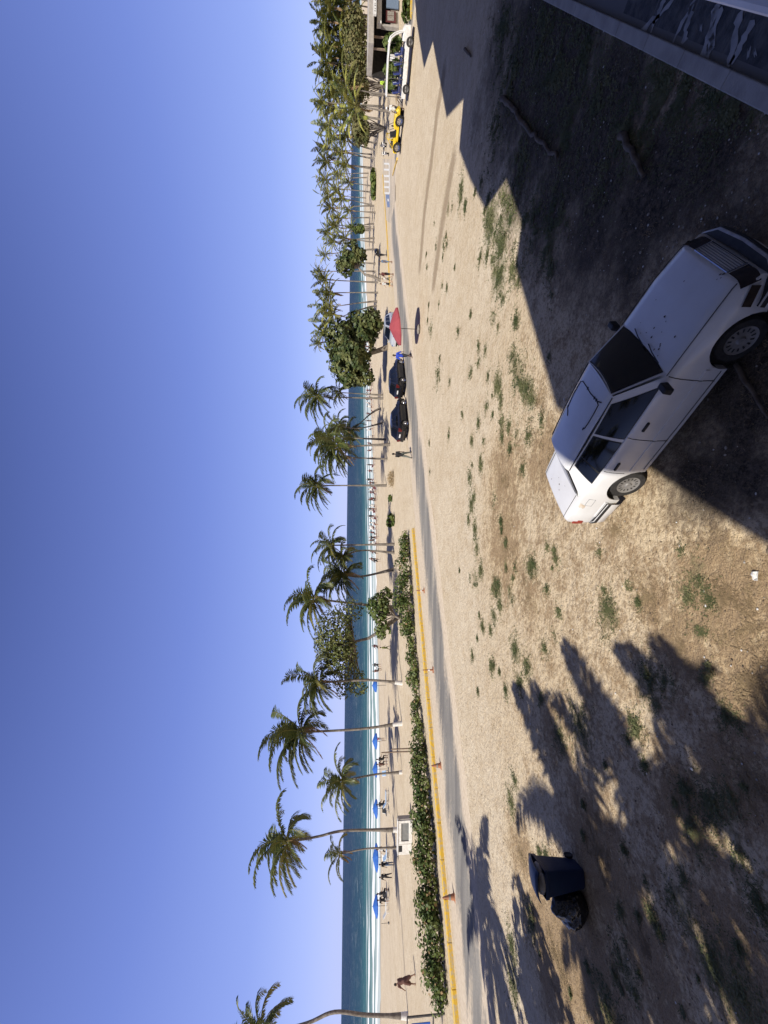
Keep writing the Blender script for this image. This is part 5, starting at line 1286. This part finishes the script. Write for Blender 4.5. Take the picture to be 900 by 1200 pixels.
g.grid(G); lid = g.build('lid', 'bin', t, 50); q = lid.modifiers.new('s', 'SOLIDIFY'); q.thickness = .018
g = MB(); g.tube([(-.24, .40, .93), (-.24, .45, .96), (.24, .45, .96), (.24, .40, .93)], .018, 6); g.build('handle', 'bin', t)
for s in (-1, 1): wheel(t, (s * .26, .26, .10), s, .10, .05, 'black', name='wheel', holes=0).rotation_euler = (0, 0, R(90))
g = MB(); rb = random.Random(6)
for c_, r_ in (((.0, -.20, .97), (.20, .15, .10)), ((-.15, -.12, .96), (.12, .14, .09)), ((.16, -.05, .97), (.13, .18, .07))): g.ell(c_, r_, 9, 6)
ru = g.build('rubbish', 'card', None, 60); ru.location = t.location; ru.rotation_euler = (0, 0, R(12)); tag(ru, 'pale crumpled rubbish bulging out under the bin lid', 'rubbish')
B = gp(690, 1073); bm = bmesh.new(); bmesh.ops.create_icosphere(bm, subdivisions=5, radius=1)
for v in bm.verts:
    p = v.co.copy(); k = 1 + .16 * noise.noise(p * 1.7) - .10 * abs(noise.noise(p * 4.5)) + .03 * noise.noise(p * 11)
    z = p.z * .34 * k; z = z if z > -.26 else -.26
    if p.z > .75: z += (p.z - .75) * .5
    v.co = V((p.x * .40 * k, p.y * .36 * k, z + .26))
me = bpy.data.meshes.new('rubbish_bag'); bm.to_mesh(me); bm.free(); me.materials.append(M['bag']); me.polygons.foreach_set('use_smooth', [True] * len(me.polygons))
bo = bpy.data.objects.new('rubbish_bag', me); COL.objects.link(bo); bo.location = B + V((0, .25, 0)); tag(bo, 'shiny black rubbish bag lying against the navy bin', 'rubbish bag')
def branch(name, label, pts, r, mt='log'):
    P = [gp(x, y) + V((0, 0, r * .7)) for x, y in pts]; Q = []
    for a, b_ in zip(P, P[1:]):
        for k in range(5): p = a.lerp(b_, k / 5); Q.append(p + V((noise.noise(p * 3), noise.noise(p * 3 + V((7, 0, 0))), .2 * noise.noise(p * 5))) * r * 1.0)
    Q.append(P[-1]); O3 = Q[0].copy(); n = len(Q); g = MB(); g.tube([p - O3 for p in Q], [r * (1 - .5 * k / n) * (1 + .25 * noise.noise(Q[k] * 7)) for k in range(n)], 9)
    o = g.build(name, mt, None, 60); o.location = O3; tag(o, label, 'branch')
branch('dead_branch', 'long curved dead branch lying in the shaded scrub', ((590, 115), (604, 128), (613, 142), (629, 160), (642, 171), (656, 187)), .085)
branch('dead_branch', 'straight dead branch in the shade between the scrub and the white car', ((730, 158), (742, 178), (757, 206)), .07)
branch('wooden_plank', 'weathered fallen pole beside the near front wheel of the white car', ((864, 428), (882, 455), (903, 490)), .035, 'log')
branch('dead_branch', 'short dark stick lying on the shaded road edge', ((546, 58), (553, 66)), .07)

# ------------------------------------------------------------------ ground cover (uncountable)
rg = random.Random(12)
def blades(g, c, r, n, hmin, hmax, flat, w_=.006):
    for _ in range(n):
        a = rg.random() * 6.283; q = r * abs(rg.gauss(0, .55)); cl = V((noise.noise(V((q * 3, a, 1))), noise.noise(V((a, q * 3, 5))), 0)) * r * .5
        p = c + V((math.cos(a) * q * 1.25, math.sin(a) * q, -.01)) + cl; p.z = gz(p.x, p.y) - .025
        if noise.noise(V((p.x * 2.2, p.y * 2.2, 2))) < -.12: continue
        an = rg.random() * 6.283; h = rg.uniform(hmin, hmax); d = V((math.cos(an) * flat, math.sin(an) * flat, 1)).normalized(); s = V((-math.sin(an), math.cos(an), 0)) * w_ * rg.uniform(.7, 1.4)
        m1 = p + d * h * .55; tip = p + d * h + V((d.x, d.y, -.4)) * h * .25
        i = [g.vert(p - s), g.vert(p + s), g.vert(m1 + s * .8), g.vert(m1 - s * .8), g.vert(tip)]; g.face((i[0], i[1], i[2], i[3])); g.face((i[3], i[2], i[4]))
g = MB()
for x, y, r, k in GP + GD:
    c = gp(x, y); dist = max(5, c.length)
    blades(g, c, r, int(min(3600, 3200 * r * r * k / (dist / 12) + 320 * k)), .015, .045 + .0035 * dist, 1.6, .0035 + .00028 * dist)
for x, y, r, k in GP + GD:                       # low leafy weeds hugging the sand
    c = gp(x, y); dist = max(5, c.length); lr = .006 + .0011 * dist
    for _ in range(int(min(900, k * (r * r * 1500 / (dist / 8) ** 1.6 + 60)))):
        a = rg.random() * 6.283; q = r * abs(rg.gauss(0, .5)); p = c + V((math.cos(a) * q * 1.2, math.sin(a) * q, 0))
        if noise.noise(V((p.x * 3.1, p.y * 3.1, 6))) < -.08: continue
        p.z = gz(p.x, p.y) - .008 + rg.random() * .025; leaf(g, p, (rv(rg) * .7 + V((0, 0, 1))).normalized(), lr * rg.uniform(.6, 1.3), rg, 0, 4)
o = g.build('grass', 'grass'); structure(o, 'stuff')
g = MB()
for c, r, k in DRY: blades(g, c, r * .8, int(1500 * r * k), .02, .09, 2.6, .0035 + .0002 * c.length)
for _ in range(900):
    x, y = rg.uniform(520, 900), rg.uniform(250, 1200); c = gp(x, y); blades(g, c, .25, 14, .02, .07, 2.2, .003 + .0003 * c.length)
o = g.build('dry_grass', 'straw'); structure(o, 'stuff')
g = MB()
for k in range(2600):
    if k < 1300: x, y = rg.uniform(570, 890), rg.uniform(0, 330)
    else: x, y = rg.uniform(520, 900), rg.uniform(0, 1200)
    c = gp(x, y)
    if (c - V((1.9, 6.2, 0))).length < .1: continue
    s = rg.uniform(.005, .018) * (1 if rg.random() < .95 else 1.8); c.z = gz(c.x, c.y) - .012 + s * .3
    g.ell(c, (s * rg.uniform(.7, 1.5), s * rg.uniform(.7, 1.4), s * .5), 5, 3, 0 if rg.random() < .75 else (1 if rg.random() < .7 else 2))
M['litter_brown'] = mat('dead_leaf_litter', (.12, .085, .055), .9, (.2, .15, .1), 30)
M['litter_pale'] = mat('pale_stone_chip', (.42, .38, .33), .9, (.3, .27, .23), 30)
M['litter_white'] = mat('white_scrap', (.65, .64, .62), .8)
o = g.build('pebbles_and_litter', ['litter_brown', 'litter_pale', 'litter_white']); structure(o, 'stuff')
for x, y, sx, sy, lab in ((886, 675, .11, .08, 'white crushed paper scrap on the dry sand at the photo edge'), (662, 468, .05, .04, 'small white scrap beside the sunny side of the car')):
    g = MB(); G = [[((u + .7 * noise.noise(V((u * 1.9, v * 2.3, 3)))) * sx / 3 - sx / 2, (v + .9 * noise.noise(V((u * 2.3, v * 1.9, 8)))) * sy / 3 - sy / 2, .02 + .06 * noise.noise(V((u * 1.7, v * 1.3, x)))) for v in range(4)] for u in range(4)]; g.grid(G)
    o = g.build('paper_scrap', 'litter_white'); o.location = gp(x, y); q = o.modifiers.new('s', 'SOLIDIFY'); q.thickness = .004; tag(o, lab, 'litter')
